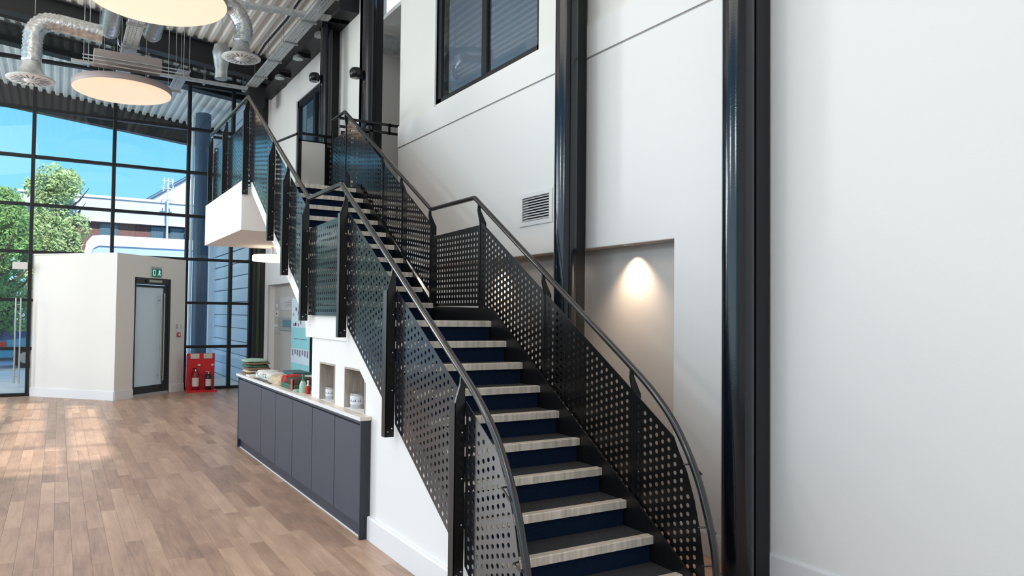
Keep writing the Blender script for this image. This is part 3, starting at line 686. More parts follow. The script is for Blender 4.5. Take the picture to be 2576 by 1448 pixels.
# ------------------------------------------------------------------ columns
def column(x, y, yc, z0, label, xw):
    c = thing('steel_column', label, 'column', (x, y, z0), 'glossy black steel columns along the wall')
    obj('tube', MB().lathe([(.103, z0+.001), (.103, roofz(x)-.05)], (x, y, 0), 40), 'column_black', c)
    obj('web_casing', MB().box(x+.098, xw, yc, yc+.14, z0+.001, roofz(x)-.35), 'frame_black', c)
    for z in (z0+4.9,):
        mb = MB(); mb.lathe([(.105, z), (.106, z+.004), (.106, z+.036), (.105, z+.04)], (x, y, 0), 32); obj('collar', mb, 'column_black', c)
column(3.985, 3.295, 3.228, 0, 'glossy black steel column nearest the viewer, right of the stair foot', WX-.02)
column(3.975, 5.17, 5.19, 0, 'glossy black steel column in the middle, beside the vent grille', WX-.02)
column(3.93, 9.854, 9.86, 3.402, 'glossy black column rising from the upper landing at the corridor opening', 4.15)
column(3.93, 11.833, 12.02, 3.402, 'farthest glossy black column, in front of the upper window', 4.22)
for n_, (x, y, z) in enumerate(((3.775, 11.83, 5.70), (3.775, 9.854, 5.2))):
    t = thing('uplight', 'small round black spotlight clamped to the %s' % ('farthest column' if n_ == 0 else 'column at the corridor opening'), 'light', (x, y, z))
    obj('head', MB().lathe([(.03, 0), (.085, .01), (.095, .10), (.07, .14), (0, .15)], (x-.05, y, z), 16), 'black_metal', t)
    obj('arm', MB().tube([(x-.05, y, z+.07), (x+.06, y, z+.07)], .018, 8), 'black_metal', t)
    obj('lens', MB().lathe([(.0, -.004), (.06, -.002), (.07, .0)], (x-.05, y, z), 16), 'glass_clear' if False else 'steel_brushed', t)

# ------------------------------------------------------------------ cabinets and worktop
CXF = 2.085; cz0, cz1 = .118, .880
cyb = [5.295, 5.88, 6.50, 7.14, 7.78, 8.42, 9.60]
names = ['nearest the viewer', 'second from the viewer', 'third from the viewer', 'fourth from the viewer', 'fifth from the viewer', 'widest, at the far end']
for i in range(6):
    a, b = cyb[i], cyb[i+1]
    xb = 2.155 if b < 6.8 else 2.62
    if i == 2: xb = 2.155
    c = thing('base_cabinet', 'dark slate-blue base cabinet, ' + names[i], 'cabinet', (CXF, (a+b)/2, 0), 'base cabinets under the worktop')
    obj('carcass', MB().box(CXF+.024, xb, a+.001, b-.001, .10, .9195), 'grille_dark', c)
    obj('top_rail', MB().box(CXF, CXF+.02, a+.001, b-.001, .896, .9195), 'cabinet_blue', c)
    obj('door', MB().prism([(a+.0055, cz0), (b-.0055, cz0), (b-.0055, cz1), (a+.0055, cz1)], 'x', CXF, CXF+.02), 'cabinet_blue', c)
ep = tag(obj('end_panel', MB().bev(CXF-.004, 2.158, 5.268, 5.293, 0, .918, .002), 'cabinet_edge'), 'dark blue cabinet end panel nearest the viewer', 'panel')
ep2 = tag(obj('end_panel', MB().bev(CXF-.004, 2.62, 9.602, 9.627, 0, .918, .002), 'cabinet_edge'), 'dark blue cabinet end panel at the far end of the run', 'panel')
for a, b, lb in ((5.295, 7.915, 'longer dark blue plinth board under the near cabinets'), (7.92, 9.60, 'shorter dark blue plinth board under the far cabinets')):
    pl = thing('plinth', lb, 'plinth', (2.12, (a+b)/2, 0))
    obj('board', MB().box(2.115, 2.135, a, b, .008, .10), 'plinth_blue', pl)
    obj('floor_seal', MB().box(2.108, 2.115, a, b, 0, .008), 'tin_label', pl)
wt = thing('worktop', 'pale oak worktop with white front edge along the cabinets', 'worktop', (2.2, 7.4, .92))
obj('top', MB().slab([(2.075, 5.262), (2.165, 5.262), (2.165, 5.38), (2.60, 5.38), (2.60, 6.66), (2.165, 6.66), (2.165, 6.82), (2.66, 6.82), (2.66, 9.70), (2.075, 9.70)], [], 'z', .9205, .950), 'worktop_wood', wt)
lab(obj('front_edge', MB().box(2.068, 2.075, 5.262, 9.70, .9205, .950), 'grille_white', wt), 'white front edge strip')

# tins in the niches
def tin(x, y, z, r, h, lb):
    t = thing('paint_tin', lb, 'tin', (x, y, z))
    obj('can', MB().lathe([(r*.98, 0), (r, .004), (r, h-.006), (r*1.03, h-.004), (r*1.03, h), (r*.9, h), (r*.88, h-.006), (0.0001, h-.006)], (x, y, z), 28), 'tin_silver', t)
    obj('label_band', MB().lathe([(r*1.008, h*.30), (r*1.008, h*.86)], (x, y, z), 28), 'tin_label', t)
    mb = MB()
    for k in range(9):
        a = math.radians(165+k*13); c_, s_ = math.cos(a), math.sin(a); hh = h*(.50+.06*((k*7) % 3)); 
        q = r*1.014; b2 = a+math.radians(7)
        mb.add([(x+q*c_, y+q*s_, z+h*.46), (x+q*math.cos(b2), y+q*math.sin(b2), z+h*.46), (x+q*math.cos(b2), y+q*math.sin(b2), z+hh), (x+q*c_, y+q*s_, z+hh)], [(0, 1, 2, 3)])
    obj('label_print', mb, 'tin_dark', t, fix=False)
    obj('handle_lug', MB().lathe([(.006, 0), (.006, .006)], (x-r, y, z+h*.8), 8, 'x'), 'tin_silver', t)
tin(2.25, 6.485, .9505, .046, .112, 'silver paint tin in the left niche')
tin(2.25, 5.79, .9505, .062, .125, 'larger silver paint tin with printed label in the right niche')

# ---- clutter on the worktop
def softbox(x0, x1, y0, y1, z0, z1, seed=0, wob=.012, n=4):
    """rounded, slightly crumpled block"""
    r = random.Random(seed); mb = MB(); V = []; idx = {}
    N = n
    def pt(i, j, k):
        key = (i, j, k)
        if key in idx: return idx[key]
        u, v, w = i/N*2-1, j/N*2-1, k/N*2-1
        f = 1-.10*(u*u*v*v+v*v*w*w*(w > 0)+u*u*w*w*(w > 0))
        x = (x0+x1)/2+(x1-x0)/2*u*f+r.uniform(-wob, wob)*(.5); y = (y0+y1)/2+(y1-y0)/2*v*f+r.uniform(-wob, wob)
        z = z0+(z1-z0)*(w+1)/2*(1-.10*(u*u+v*v)/2)+(r.uniform(-wob, wob) if w > 0 else 0)
        if k == 0: z = z0
        idx[key] = len(V); V.append((x, y, max(z, z0))); return idx[key]
    F = []
    for a in range(N):
        for b in range(N):
            F.append((pt(a, b, 0), pt(a, b+1, 0), pt(a+1, b+1, 0), pt(a+1, b, 0))); F.append((pt(a, b, N), pt(a+1, b, N), pt(a+1, b+1, N), pt(a, b+1, N)))
            F.append((pt(a, 0, b), pt(a+1, 0, b), pt(a+1, 0, b+1), pt(a, 0, b+1))); F.append((pt(a, N, b), pt(a, N, b+1), pt(a+1, N, b+1), pt(a+1, N, b)))
            F.append((pt(0, a, b), pt(0, a, b+1), pt(0, a+1, b+1), pt(0, a+1, b))); F.append((pt(N, a, b), pt(N, a+1, b), pt(N, a+1, b+1), pt(N, a, b+1)))
    mb.add(V, F, True); return mb
T = .9503
def stack(name, label, cat, x0, x1, y0, y1, layers, group):
    z = T
    for i, (h, m_, lb) in enumerate(layers):
        j = ((i*37) % 5-2)*.006
        tag(obj(name, softbox(x0+j, x1+j, y0-j, y1-j, z, z+h, seed=i+int(y0*10), wob=.004), m_), lb, cat, group); z += h+.005
stack('folded_textile', '', 'fabric', 2.12, 2.42, 9.30, 9.66, [
    (.030, 'fabric_brown', 'brown folded fabric at the bottom of the far green and brown pile'), (.026, 'bag_beige', 'beige folded fabric second in the far pile'),
    (.030, 'fabric_brown', 'rust brown folded fabric third in the far pile'), (.030, 'fabric_green', 'dark green folded fabric fourth in the far pile'),
    (.026, 'fabric_brown', 'thin brown folded fabric fifth in the far pile'), (.028, 'fabric_mint', 'pale green folded fabric on top of the far pile')], 'folded fabrics at the far end of the worktop')
tag(obj('paper_sheet', MB().bev(2.10, 2.30, 9.12, 9.28, T, T+.018, .003), 'parcel_white'), 'small white paper pad in front of the far fabric pile', 'paper')
def parcel(x0, x1, y0, y1, z0, z1, lb, seed):
    t = thing('wrapped_parcel', lb, 'parcel', ((x0+x1)/2, (y0+y1)/2, z0), 'white printed parcels on the worktop')
    obj('wrapper', softbox(x0, x1, y0, y1, z0, z1, seed, .003), 'parcel_white', t)
    mb = MB(); r = random.Random(seed)
    for k in range(10):
        yy = y0+.04+(y1-y0-.09)*r.random(); zz = z0+.02+(z1-z0-.045)*r.random(); w = .012+.02*r.random()
        mb.box(x0-.004, x0-.0032, yy, yy+w, zz, zz+.010+.012*r.random())
    obj('printed_marks', mb, 'plastic_grey', t)
parcel(2.16, 2.42, 8.80, 9.08, T, T+.092, 'farther white printed parcel lying on the worktop', 2)
parcel(2.16, 2.40, 8.45, 8.77, T, T+.088, 'nearer white printed parcel lying on the worktop', 5)
tag(obj('slate_tray', MB().bev(2.10, 2.16, 8.1, 8.9, T, T+.006, .002), 'door_dark'), 'thin dark strip lying along the worktop front beside the parcels', 'tray')
tag(obj('paper_bag', softbox(2.13, 2.40, 7.86, 8.36, T, T+.085, 11, .016, 6), 'bag_beige'), 'crumpled beige paper bag lying on the worktop', 'bag')
tag(obj('green_book', MB().bev(2.42, 2.64, 8.3, 8.75, T, T+.10, .004), 'book_teal'), 'dark teal box standing behind the parcels', 'box')
for i, (m_, lb) in enumerate((('book_teal', 'dark teal magazine at the bottom of the rear pile'), ('parcel_white', 'white magazine second in the rear pile'), ('banner_teal', 'pale blue magazine third in the rear pile'), ('paper', 'grey magazine on top of the rear pile'))):
    tag(obj('magazine', MB().bev(2.40+.008*i, 2.62-.005*i, 7.55+.02*i, 8.15+.02*i, T+.02*i, T+.02*i+.0185, .002), m_), lb, 'magazine', 'magazines at the back of the worktop')
def hamper():
    t = thing('tartan_hamper', 'red and black checked gift box on the worktop near the wall corner', 'box', (2.25, 7.45, T))
    obj('box_body', MB().bev(2.14, 2.36, 7.28, 7.78, T, T+.062, .004), 'fabric_green', t)
    obj('checked_lid', softbox(2.13, 2.37, 7.27, 7.62, T+.062, T+.125, 3, .006), 'tartan_dark', t)
    obj('red_end', softbox(2.13, 2.36, 7.62, 7.80, T+.062, T+.130, 4, .006), 'tartan_red', t)
    obj('ribbon', MB().box(2.122, 2.129, 7.30, 7.36, T+.005, T+.12), 'red_plastic', t)
hamper()
tag(obj('straw_basket_lid', softbox(2.40, 2.62, 7.0, 7.5, T, T+.14, 8, .006), 'straw'), 'straw-coloured basket behind the checked box', 'basket')
def bottle(x, y, lb, m1, m2, s=1.0, cap='bottle_green'):
    t = thing('bottle', lb, 'bottle', (x, y, T))
    obj('body', MB().lathe([(.034*s, 0), (.036*s, .01), (.036*s, .08*s), (.020*s, .115*s)], (x, y, T), 20), m2, t)
    obj('neck', MB().lathe([(.020*s, .115*s), (.013*s, .135*s), (.013*s, .165*s)], (x, y, T), 16), m1, t)
    obj('cap', MB().lathe([(.016*s, .165*s), (.016*s, .185*s), (0, .186*s)], (x, y, T), 12), cap, t)
bottle(2.18, 7.12, 'pale green bottle with green neck on the worktop', 'bottle_green', 'bottle_pale', 1.0)
bottle(2.19, 6.985, 'short red and cream bottle by the wall corner', 'parcel_white', 'tartan_red', .72, 'parcel_white')
bottle(2.23, 6.90, 'dark bottle tight against the wall corner', 'black_gloss', 'cabinet_edge', .85, 'black_gloss')
tag(obj('mint_cloth', softbox(2.11, 2.24, 7.16, 7.27, T, T+.022, 9, .004), 'fabric_mint'), 'small mint green cloth at the foot of the green bottle', 'cloth')

# ------------------------------------------------------------------ things on the far recess wall
RX = WX+.18
def plate(name, lb, cat, y0, y1, z0, z1, m_, dth=.02, face=None, fm='paper'):
    t = thing(name, lb, cat, (RX, (y0+y1)/2, z0))
    obj('plate', MB().bev(RX-dth, RX, y0, y1, z0, z1, .003), m_, t)
    if face:
        for (a, b, c, e_) in face: obj('face_detail', MB().box(RX-dth-.002, RX-dth, y0+(y1-y0)*a, y0+(y1-y0)*b, z0+(z1-z0)*c, z0+(z1-z0)*e_), fm, t)
plate('notice_board', 'grey framed notice on the recess wall, upper', 'notice', 14.9, 16.25, 1.80, 2.10, 'paper', .015, [(.15, .55, .68, .74), (.15, .75, .55, .61), (.15, .60, .42, .48), (.15, .70, .3, .36)], 'plastic_grey')
plate('control_panel', 'wall control panel with a blue screen on the recess wall', 'control panel', 14.9, 16.3, 1.36, 1.64, 'plastic_grey', .04, [(.1, .72, .25, .82)], 'screen_blue')
plate('wall_socket', 'small pale blank plate highest beside the upper notice', 'switch', 16.45, 16.60, 1.87, 1.95, 'plastic_white', .012)
plate('thermostat', 'white thermostat with dark dial under the blank plate', 'thermostat', 16.40, 16.62, 1.66, 1.80, 'plastic_white', .02, [(.3, .6, .3, .6)], 'ink')
plate('key_switch', 'pale switch plate with a dark top edge left of the control panel', 'switch', 16.35, 16.68, 1.42, 1.51, 'plastic_white', .02, [(0, 1, .85, 1)], 'plastic_grey')
plate('double_socket', 'grey double socket lowest beside the control panel', 'socket', 16.30, 16.65, 1.24, 1.31, 'plastic_grey', .012)
# pull-up banner
bn = thing('display_banner', 'turquoise display banner with photo collage standing before the recess', 'banner', (4.1, 14.0, 0))
BXP = 4.30
def bp(y0, y1, z0, z1, m_, nm, e_=0): obj(nm, MB().box(BXP-.004-e_, BXP-.003-e_+.001, y0, y1, z0, z1), m_, bn)
obj('base', MB().bev(BXP-.09, BXP+.06, 13.62, 14.95, 0, .08, .01), 'steel_brushed', bn)
obj('sheet', MB().box(BXP-.003, BXP, 13.65, 14.92, .08, 2.05), 'banner_teal', bn)
bp(13.65, 14.92, 1.45, 2.05, 'banner_light', 'upper_field'); bp(13.65, 14.92, .72, 1.02, 'banner_light', 'photo_strip')
rr2 = random.Random(5)
for k in range(14):
    y = 13.7+rr2.random()*1.1; z = 1.42+rr2.random()*.4; bp(y, y+.09, z, z+.07, ('banner_plum', 'fabric_mint', 'banner_plum')[k % 3], 'photo_tile', .001)
for k in range(7): y = 13.72+k*.17; bp(y, y+.10, .86+.02*(k % 3), 1.0, 'banner_plum', 'tree_image', .001)
for k in range(9): y = 13.85+k*.1; bp(y, y+.07, 1.21, 1.225, 'ink', 'text_line', .001)

# red extinguisher stand
rs = thing('extinguisher_stand', 'red fire extinguisher stand on the floor before the glazing', 'stand', (2.77, 16.5, 0))
obj('back_panel', MB().bev(2.47, 3.06, 16.56, 16.60, .03, .835, .006), 'red_stand', rs)
obj('base', MB().bev(2.46, 3.09, 16.35, 16.62, 0, .045, .008), 'red_stand', rs)
for a in (2.545, 2.82): lab(obj('tag_plate', MB().box(a, a+.185, 16.545, 16.557, .72, .83), 'beige_tag', rs), 'beige instruction plate')
for a in (2.72, 3.0): obj('hook', MB().bev(a-.02, a+.035, 16.53, 16.557, .56, .60, .004), 'extinguisher_label', rs)
def ext(x, lb, tall):
    y = 16.46; t = thing('fire_extinguisher', lb, 'fire extinguisher', (x, y, .046)); z0 = .0465
    body = 'red_dark' if tall else 'black_gloss'; s = 1.0 if tall else .85
    obj('cylinder', MB().lathe([(.065*s, 0), (.072*s, .01), (.072*s, .33*s), (.055*s, .385*s), (.022*s, .405*s)], (x, y, z0), 24), body, t)
    obj('label_wrap', MB().lathe([(.0735*s, .08), (.0735*s, .27*s)], (x, y, z0), 24), 'extinguisher_label', t)
    obj('valve', MB().lathe([(.022*s, .40*s), (.022*s, .44*s), (.012*s, .45*s)], (x, y, z0), 12), 'steel_brushed', t)
    obj('lever', MB().bev(x-.07, x+.03, y-.012, y+.012, z0+.45*s, z0+.47*s, .003), 'black_gloss' if tall else 'steel_brushed', t)
    obj('hose', MB().tube([(x-.02, y, z0+.43*s), (x-.09, y-.01, z0+.40*s), (x-.10, y-.01, z0+.2*s), (x-.085, y-.02, z0+.06)], .010, 8), 'hose', t)
ext(2.645, 'red extinguisher with pale label on the left of the stand', True)
ext(2.915, 'black-bodied extinguisher on the right of the stand', False)

# ------------------------------------------------------------------ ceiling lamps and services
def disc(x, y, z, r, m_, lb, th=.115, power=0):
    t = thing('disc_lamp', lb, 'lamp', (x, y, z), 'large round pendant lamps')
    obj('rim', MB().lathe([(r, 0), (r+.004, .004), (r+.004, th-.004), (r, th), (.0, th+.001)], (x, y, z), 72), 'disc_rim', t)
    obj('diffuser', MB().lathe([(0, -.006), (r*.6, -.005), (r-.004, .0), (r-.002, .002)], (x, y, z), 72), m_, t)
    if power: light('lamp_downlight', 'AREA', (x, y, z-.02), (0, 0, 0), power, (1, .88, .72), shape='DISK', size=2*r*.95)
    for a in (.5, 2.6, 3.9):
        cx_, cy_ = x+.55*r*math.cos(a), y+.55*r*math.sin(a)
        obj('hanger', MB().tube([(cx_, cy_, z+th), (cx_, cy_, roofz(cx_)-.02)], .004, 6), 'galv', t)
disc(1.02, 9.90, 5.76, .86, 'disc_glow_big', 'nearer big round glowing ceiling lamp cut by the top of the photo')
disc(.935, 14.44, 5.76, .835, 'disc_glow', 'farther round glowing ceiling lamp with dark rim')
lp = thing('round_pendant', 'small round lit ceiling lamp under the upper landing, half hidden by the stair', 'lamp', (3.03, 11.7, 2.59))
obj('drum', MB().lathe([(.31, 0), (.315, .01), (.315, .09), (.30, .10), (0, .101)], (3.03, 11.7, 2.585), 40), 'lamp_glow', lp)
obj('diffuser', MB().lathe([(0, -.004), (.305, 0)], (3.03, 11.7, 2.585), 40), 'glow_white', lp)
obj('stem', MB().tube([(3.03, 11.7, 2.685), (3.03, 11.7, 2.819)], .02, 8), 'galv', lp)

def ringed(path, r, step=.045, amp=.006, seg=16):
    """flexible duct: tube with rings"""
    P = smooth_path([Vector(p) for p in path], 14); out = [P[0]]; acc = 0
    Q = []; L = 0; last = P[0]
    for p in P:
        L += (p-last).length; last = p; Q.append((L, p))
    tot = Q[-1][0]; n_ = int(tot/(step/2)); pts = []; rad = []; j = 0
    for i in range(n_+1):
        s_ = tot*i/n_
        while j < len(Q)-2 and Q[j+1][0] < s_: j += 1
        a, b = Q[j], Q[j+1]; t = (s_-a[0])/max(b[0]-a[0], 1e-6); pts.append(a[1].lerp(b[1], t)); rad.append(r+(amp if i % 2 else -amp)+random.uniform(-.003, .003))
    return MB().tube(pts, rad, seg)
def diffuser(t, x, y, z, r):
    obj('cone', MB().lathe([(.115, .26), (.12, .18), (.17, .08), (r*.96, .02), (r, .01), (r, -.002), (r*.94, -.004)], (x, y, z), 40), 'galv', t)
    obj('swirl_plate', MB().lathe([(0, -.010), (r*.97, -.008), (r*.99, -.003)], (x, y, z), 40), 'diffuser_white', t)
    obj('hub', MB().lathe([(0, -.026), (r*.26, -.024), (r*.28, -.010)], (x, y, z), 24), 'sign_white' if False else 'diffuser_white', t)
    for k in range(18):
        a = 2*math.pi*k/18; c_, s_ = math.cos(a), math.sin(a); w = .006; r0_, r1_ = r*.38, r*.82
        o = obj('swirl_slot', MB().add([(x+r0_*c_-w*s_, y+r0_*s_+w*c_, z-.014), (x+r1_*c_-w*s_, y+r1_*s_+w*c_, z-.014), (x+r1_*c_+w*s_, y+r1_*s_-w*c_, z-.014), (x+r0_*c_+w*s_, y+r0_*s_-w*c_, z-.014),
                                       (x+r0_*c_, y+r0_*s_, z-.011), (x+r1_*c_, y+r1_*s_, z-.011)], [(0, 1, 2, 3), (0, 1, 5, 4), (3, 2, 5, 4)]), 'grille_dark', t, fix=False)
dl_ = thing('air_diffuser', 'silver flexible duct with round white swirl diffuser at upper left', 'air duct', (-.41, 11.5, 4.93), 'swirl diffusers on flexible ducts')
diffuser(dl_, -.41, 11.5, 4.93, .30)
obj('flexible_duct', ringed([(-.41, 11.5, 5.18), (-.40, 11.5, 5.45), (-.38, 11.5, 5.62), (-.26, 11.5, 5.76), (-.05, 11.5, 5.78)], .125), 'foil', dl_)
obj('wrapped_duct', MB().tube([(-.08, 11.5, 5.78), (.44, 11.5, 5.74)], .128, 20).tube([(.42, 11.5, 5.74), (.46, 11.5, 5.74)], .135, 20), 'foil', dl_)
obj('hanger', MB().tube([(-.38, 11.5, 5.85), (-.38, 11.5, roofz(-.38)-.02)], .004, 6).tube([(.3, 11.5, 5.85), (.3, 11.5, roofz(.3)-.02)], .004, 6), 'galv', dl_)
dl2 = thing('air_diffuser', 'silver flexible duct with round white swirl diffuser left of the stair head', 'air duct', (2.43, 11.5, 5.76), 'swirl diffusers on flexible ducts')
diffuser(dl2, 2.43, 11.5, 5.76, .30)
obj('flexible_duct', ringed([(2.43, 11.5, 6.0), (2.46, 11.5, 6.18), (2.42, 11.5, 6.36), (2.28, 11.5, 6.52), (2.05, 11.45, 6.58), (1.6, 11.4, 6.6)], .135), 'foil', dl2)
obj('hanger', MB().tube([(2.3, 11.5, 6.6), (2.3, 11.5, roofz(2.3)-.02)], .004, 6), 'galv', dl2)
dl3 = thing('duct_bell', 'grey bell-shaped duct end hanging behind the right diffuser', 'air duct', (2.33, 12.6, 5.9))
obj('bell', MB().lathe([(.105, 0), (.10, .16), (.135, .36), (.15, .46), (.12, .58), (.04, .62)], (2.33, 12.6, 5.72), 24), 'galv', dl3)
obj('hanger', MB().tube([(2.33, 12.6, 6.33), (2.33, 12.6, roofz(2.33)-.02)], .004, 6), 'galv', dl3)
for x, y0, z, r, lb in ((.66, 13.7, 6.62, .155, 'left of two spiral ducts hanging above the farther lamp'), (1.30, 13.3, 6.55, .15, 'right of two spiral ducts hanging above the farther lamp')):
    t = thing('spiral_duct', lb, 'air duct', (x, y0, z), 'spiral ducts under the roof')
    path = []; rad = []
    for k in range(60): path.append((x, y0-2.85*k/59, z)); rad.append(r+(.003 if k % 4 == 0 else 0))
    obj('duct', MB().tube(path, rad, 28), 'spiral', t)
    obj('end_collar', MB().tube([(x, y0-.02, z), (x, y0+.03, z)], r+.008, 28), 'galv', t)
    obj('hanger', MB().tube([(x, y0-.8, z+r), (x, y0-.8, roofz(x)-.02)], .004, 6), 'galv', t)
def cable_tray(lb, a, b, w, h=.05, slats=0, m_='tray_grey', rods=True, name='cable_tray'):
    a = Vector(a); b = Vector(b); t = thing(name, lb, 'cable tray', a); dv = (b-a); L = dv.length; u = dv.normalized()
    s_ = u.cross(Vector((0, 0, 1))).normalized(); mtx = Matrix(((u.x, s_.x, 0, a.x), (u.y, s_.y, 0, a.y), (u.z, s_.z, 1, a.z), (0, 0, 0, 1)))
    mb = MB(); n_ = max(int(L/.25), 1)
    holes = []
    for i in range(int(L/.09)):
        for j in range(int((w-.04)/.055)):
            yy = -w/2+.035+j*.055; xx = .04+i*.09
            if xx < L-.04 and yy < w/2-.02: holes.append([(xx-.022, yy-.006), (xx+.022, yy-.006), (xx+.022, yy+.006), (xx-.022, yy+.006)])
    if len(holes) < 500: obj('tray_bed', MB().slab([(0, -w/2), (L, -w/2), (L, w/2), (0, w/2)], holes, 'z', 0, .003).xf(mtx), m_, t)
    else: obj('tray_bed', MB().box(0, L, -w/2, w/2, 0, .003).xf(mtx), m_, t)
    for sg in (-1, 1): obj('side_rail', MB().box(0, L, sg*w/2-.002, sg*w/2+.002, 0, h).xf(mtx), m_, t)
    k = 0; st_ = 1.1
    while k*st_+.3 < L:
        xx = .3+k*st_; obj('crossbar', MB().box(xx-.02, xx+.02, -w/2-.03, w/2+.03, -.03, -.001).xf(mtx), 'galv', t)
        for sg in (-1, 1):
            p = mtx @ Vector((xx, sg*(w/2+.018), 0)); obj('threaded_rod', MB().tube([p, (p.x, p.y, roofz(p.x)-.02)], .005, 6), 'galv', t)
        k += 1
    return t
cable_tray('wide perforated cable tray running along the wall to the far corner', (3.60, 10.4, 6.70), (3.60, 16.4, 6.70), .22)
cable_tray('cable tray running across the hall above the wall tray', (1.9, 11.9, 6.72), (4.22, 11.55, 6.72), .16)
cable_tray('corrugated tray hanging between the two spiral ducts', (.985, 12.2, 6.35), (.985, 16.4, 6.35), .24)
cable_tray('short bright tray right of the spiral ducts', (1.93, 13.9, 6.18), (1.93, 15.3, 6.18), .20)
cable_tray('narrow tray crossing just in front of the glazing', (.1, 15.9, 6.62), (3.5, 15.9, 6.62), .12)
tag(obj('fan_coil_unit', MB().bev(.42, 1.50, 13.55, 13.95, 6.00, 6.20, .008), 'disc_rim'), 'long flat pinkish-grey ceiling unit above the farther lamp', 'air unit')
fc = thing('unit_bracket', 'galvanised bracket frame carrying the flat ceiling unit', 'bracket', (.3, 13.5, 6.0))
for z in (5.99, 6.05): obj('bar', MB().box(.25, 1.9, 13.50, 13.53, z-.008, z+.008), 'galv', fc)
for x in (.27, 1.6, 1.85): obj('rod', MB().tube([(x, 13.5, 5.9), (x, 13.5, roofz(x)-.02)], .006, 6), 'galv', fc)
for k, (x0, x1, z, y) in enumerate(((.1, 2.75, 5.93, 13.5), (1.5, 2.9, 6.02, 13.8))):
    tag(obj('conduit_run', MB().tube([(x0, y, z), (x1, y, z-.02)], .014, 8), 'galv'), ('lower' if k == 0 else 'upper')+' galvanised conduit run crossing below the ceiling services', 'conduit')
cb = thing('cable_basket_link', 'galvanised cable loop dangling beside the left spiral duct', 'cable', (.8, 13.5, 6.3))
obj('cable', MB().tube(smooth_path([Vector(p) for p in ((.78, 13.5, 6.40), (.80, 13.5, 6.30), (.88, 13.5, 6.25), (.98, 13.5, 6.32), (.92, 13.5, 6.42))], 6), .008, 8), 'galv', cb)
cb = thing('cable_basket_link', 'black cable run draped along the left edge of the wall tray', 'cable', (3.3, 12.5, 6.9))
obj('cable', MB().tube([(3.36, 11.0, 6.93), (3.38, 12.4, 6.90), (3.36, 13.8, 6.92), (3.40, 15.2, 6.88)], .022, 8), 'black_metal', cb)
for i, (y, z) in enumerate(((12.0, 6.56), (13.3, 6.56), (14.6, 6.56))):
    t = thing('ceiling_speaker', 'dark projecting ceiling spotlight, %s along the far upper wall' % ('nearest' if i == 0 else 'middle' if i == 1 else 'farthest'), 'light', (4.0, y, z), 'spotlights along the far upper wall')
    obj('arm', MB().box(3.85, 4.1, y-.015, y+.015, z+.05, z+.15), 'black_metal', t); obj('shade', MB().lathe([(.10, 0), (.09, .05), (.03, .09)], (3.86, y, z), 16), 'galv', t)
t = thing('duct_stub', 'big round galvanised duct behind the corridor opening at the top', 'air duct', (4.6, 10.4, 6.6))
obj('duct', MB().tube([(4.3, 10.5, 6.05), (6.5, 10.5, 6.05)], .16, 20), 'galv', t); obj('duct_ring', MB().tube([(4.28, 10.5, 6.05), (4.32, 10.5, 6.05)], .17, 20), 'galv', t)

# ------------------------------------------------------------------ outside
gd = thing('ground', 'sunlit paving and road outside the glazing', 'ground', (0, 40, -.1), kind='structure')
obj('paving', MB().box(-60, 60, 17.15, 24.5, -.2, -.02), 'pavement', gd)
obj('kerb_line', MB().box(-60, 60, 24.5, 24.8, -.2, .02), 'kerb', gd)
obj('road', MB().box(-60, 60, 24.8, 60, -.2, -.05), 'asphalt', gd)
obj('verge', MB().box(-90, 90, 60, 120, -.3, .1), 'grass', gd)
# exterior column and cladding
ec = thing('outdoor_column', 'dark round outdoor column just beyond the glazing', 'column', (3.35, 20.2, 0))
obj('shaft', MB().lathe([(.20, -.02), (.20, 7.1)], (3.32, 20.3, 0), 32), 'ext_navy', ec)
obj('base_plate', MB().bev(3.0, 3.6, 20.0, 20.6, -.02, .02, .005), 'steel_brushed', ec)
obj('downpipe', MB().tube([(3.02, 20.0, 0), (3.02, 20.0, 6.9)], .045, 10), 'fascia_white', ec)
cl = thing('cladding_wall', 'silver-grey wall of wide horizontal cladding planks outside on the right', 'wall', (4.05, 19.5, 0), kind='structure')
obj('backing', MB().box(4.06, 4.2, 17.3, 22.3, 0, 7.1), 'ext_navy', cl)
z = .0
while z < 6.9:
    obj('cladding_plank', MB().prism([(4.06, z+.008), (4.0, z+.012), (4.0, z+.22), (4.02, z+.325), (4.06, z+.325)], 'y', 17.4, 22.3), 'cladding_grey', cl); z += .335
cp = tag(obj('canopy_wall_edge', MB().box(3.9, 4.04, 22.3, 22.5, 0, 7.1), 'fascia_white'), 'white vertical edge trim at the end of the outdoor cladding', 'trim')

# building across the road
bld = thing('brick_building', 'low brick building with deep pale fascia across the road', 'building', (3, 40, 0))
obj('wall', MB().box(-1.4, 14, 40, 48, -.05, 6.3), 'brick', bld)
obj('fascia', MB().box(-1.7, 14.3, 39.6, 48, 6.25, 7.3), 'fascia_grey', bld)
obj('roof_edge', MB().box(-1.8, 14.4, 39.5, 48.1, 7.3, 7.42), 'fascia_white', bld); obj('lower_trim', MB().box(-1.75, 14.35, 39.55, 39.7, 6.13, 6.25), 'fascia_white', bld)
for x in (1.7, 4.05, 5.0, 7.2):
    w_ = obj('window_frame', MB().box(x, x+.86, 39.95, 40.02, 5.0, 6.1), 'ext_navy', bld); obj('pane', MB().box(x+.06, x+.80, 39.93, 39.95, 5.05, 6.05), 'far_glass', w_)
gb = thing('gabled_hall', 'white gabled industrial hall rising behind the brick building', 'building', (9, 50, 0))
obj('gable_wall', MB().prism([(4.6, 0), (16, 0), (16, 13.4), (12.5, 14.2), (4.6, 8.6)], 'y', 49, 60), 'fascia_white', gb)
obj('verge_trim', MB().tube([(4.5, 48.9, 8.55), (12.5, 48.9, 14.2), (16.1, 48.9, 13.4)], .12, 6), 'ext_navy', gb)
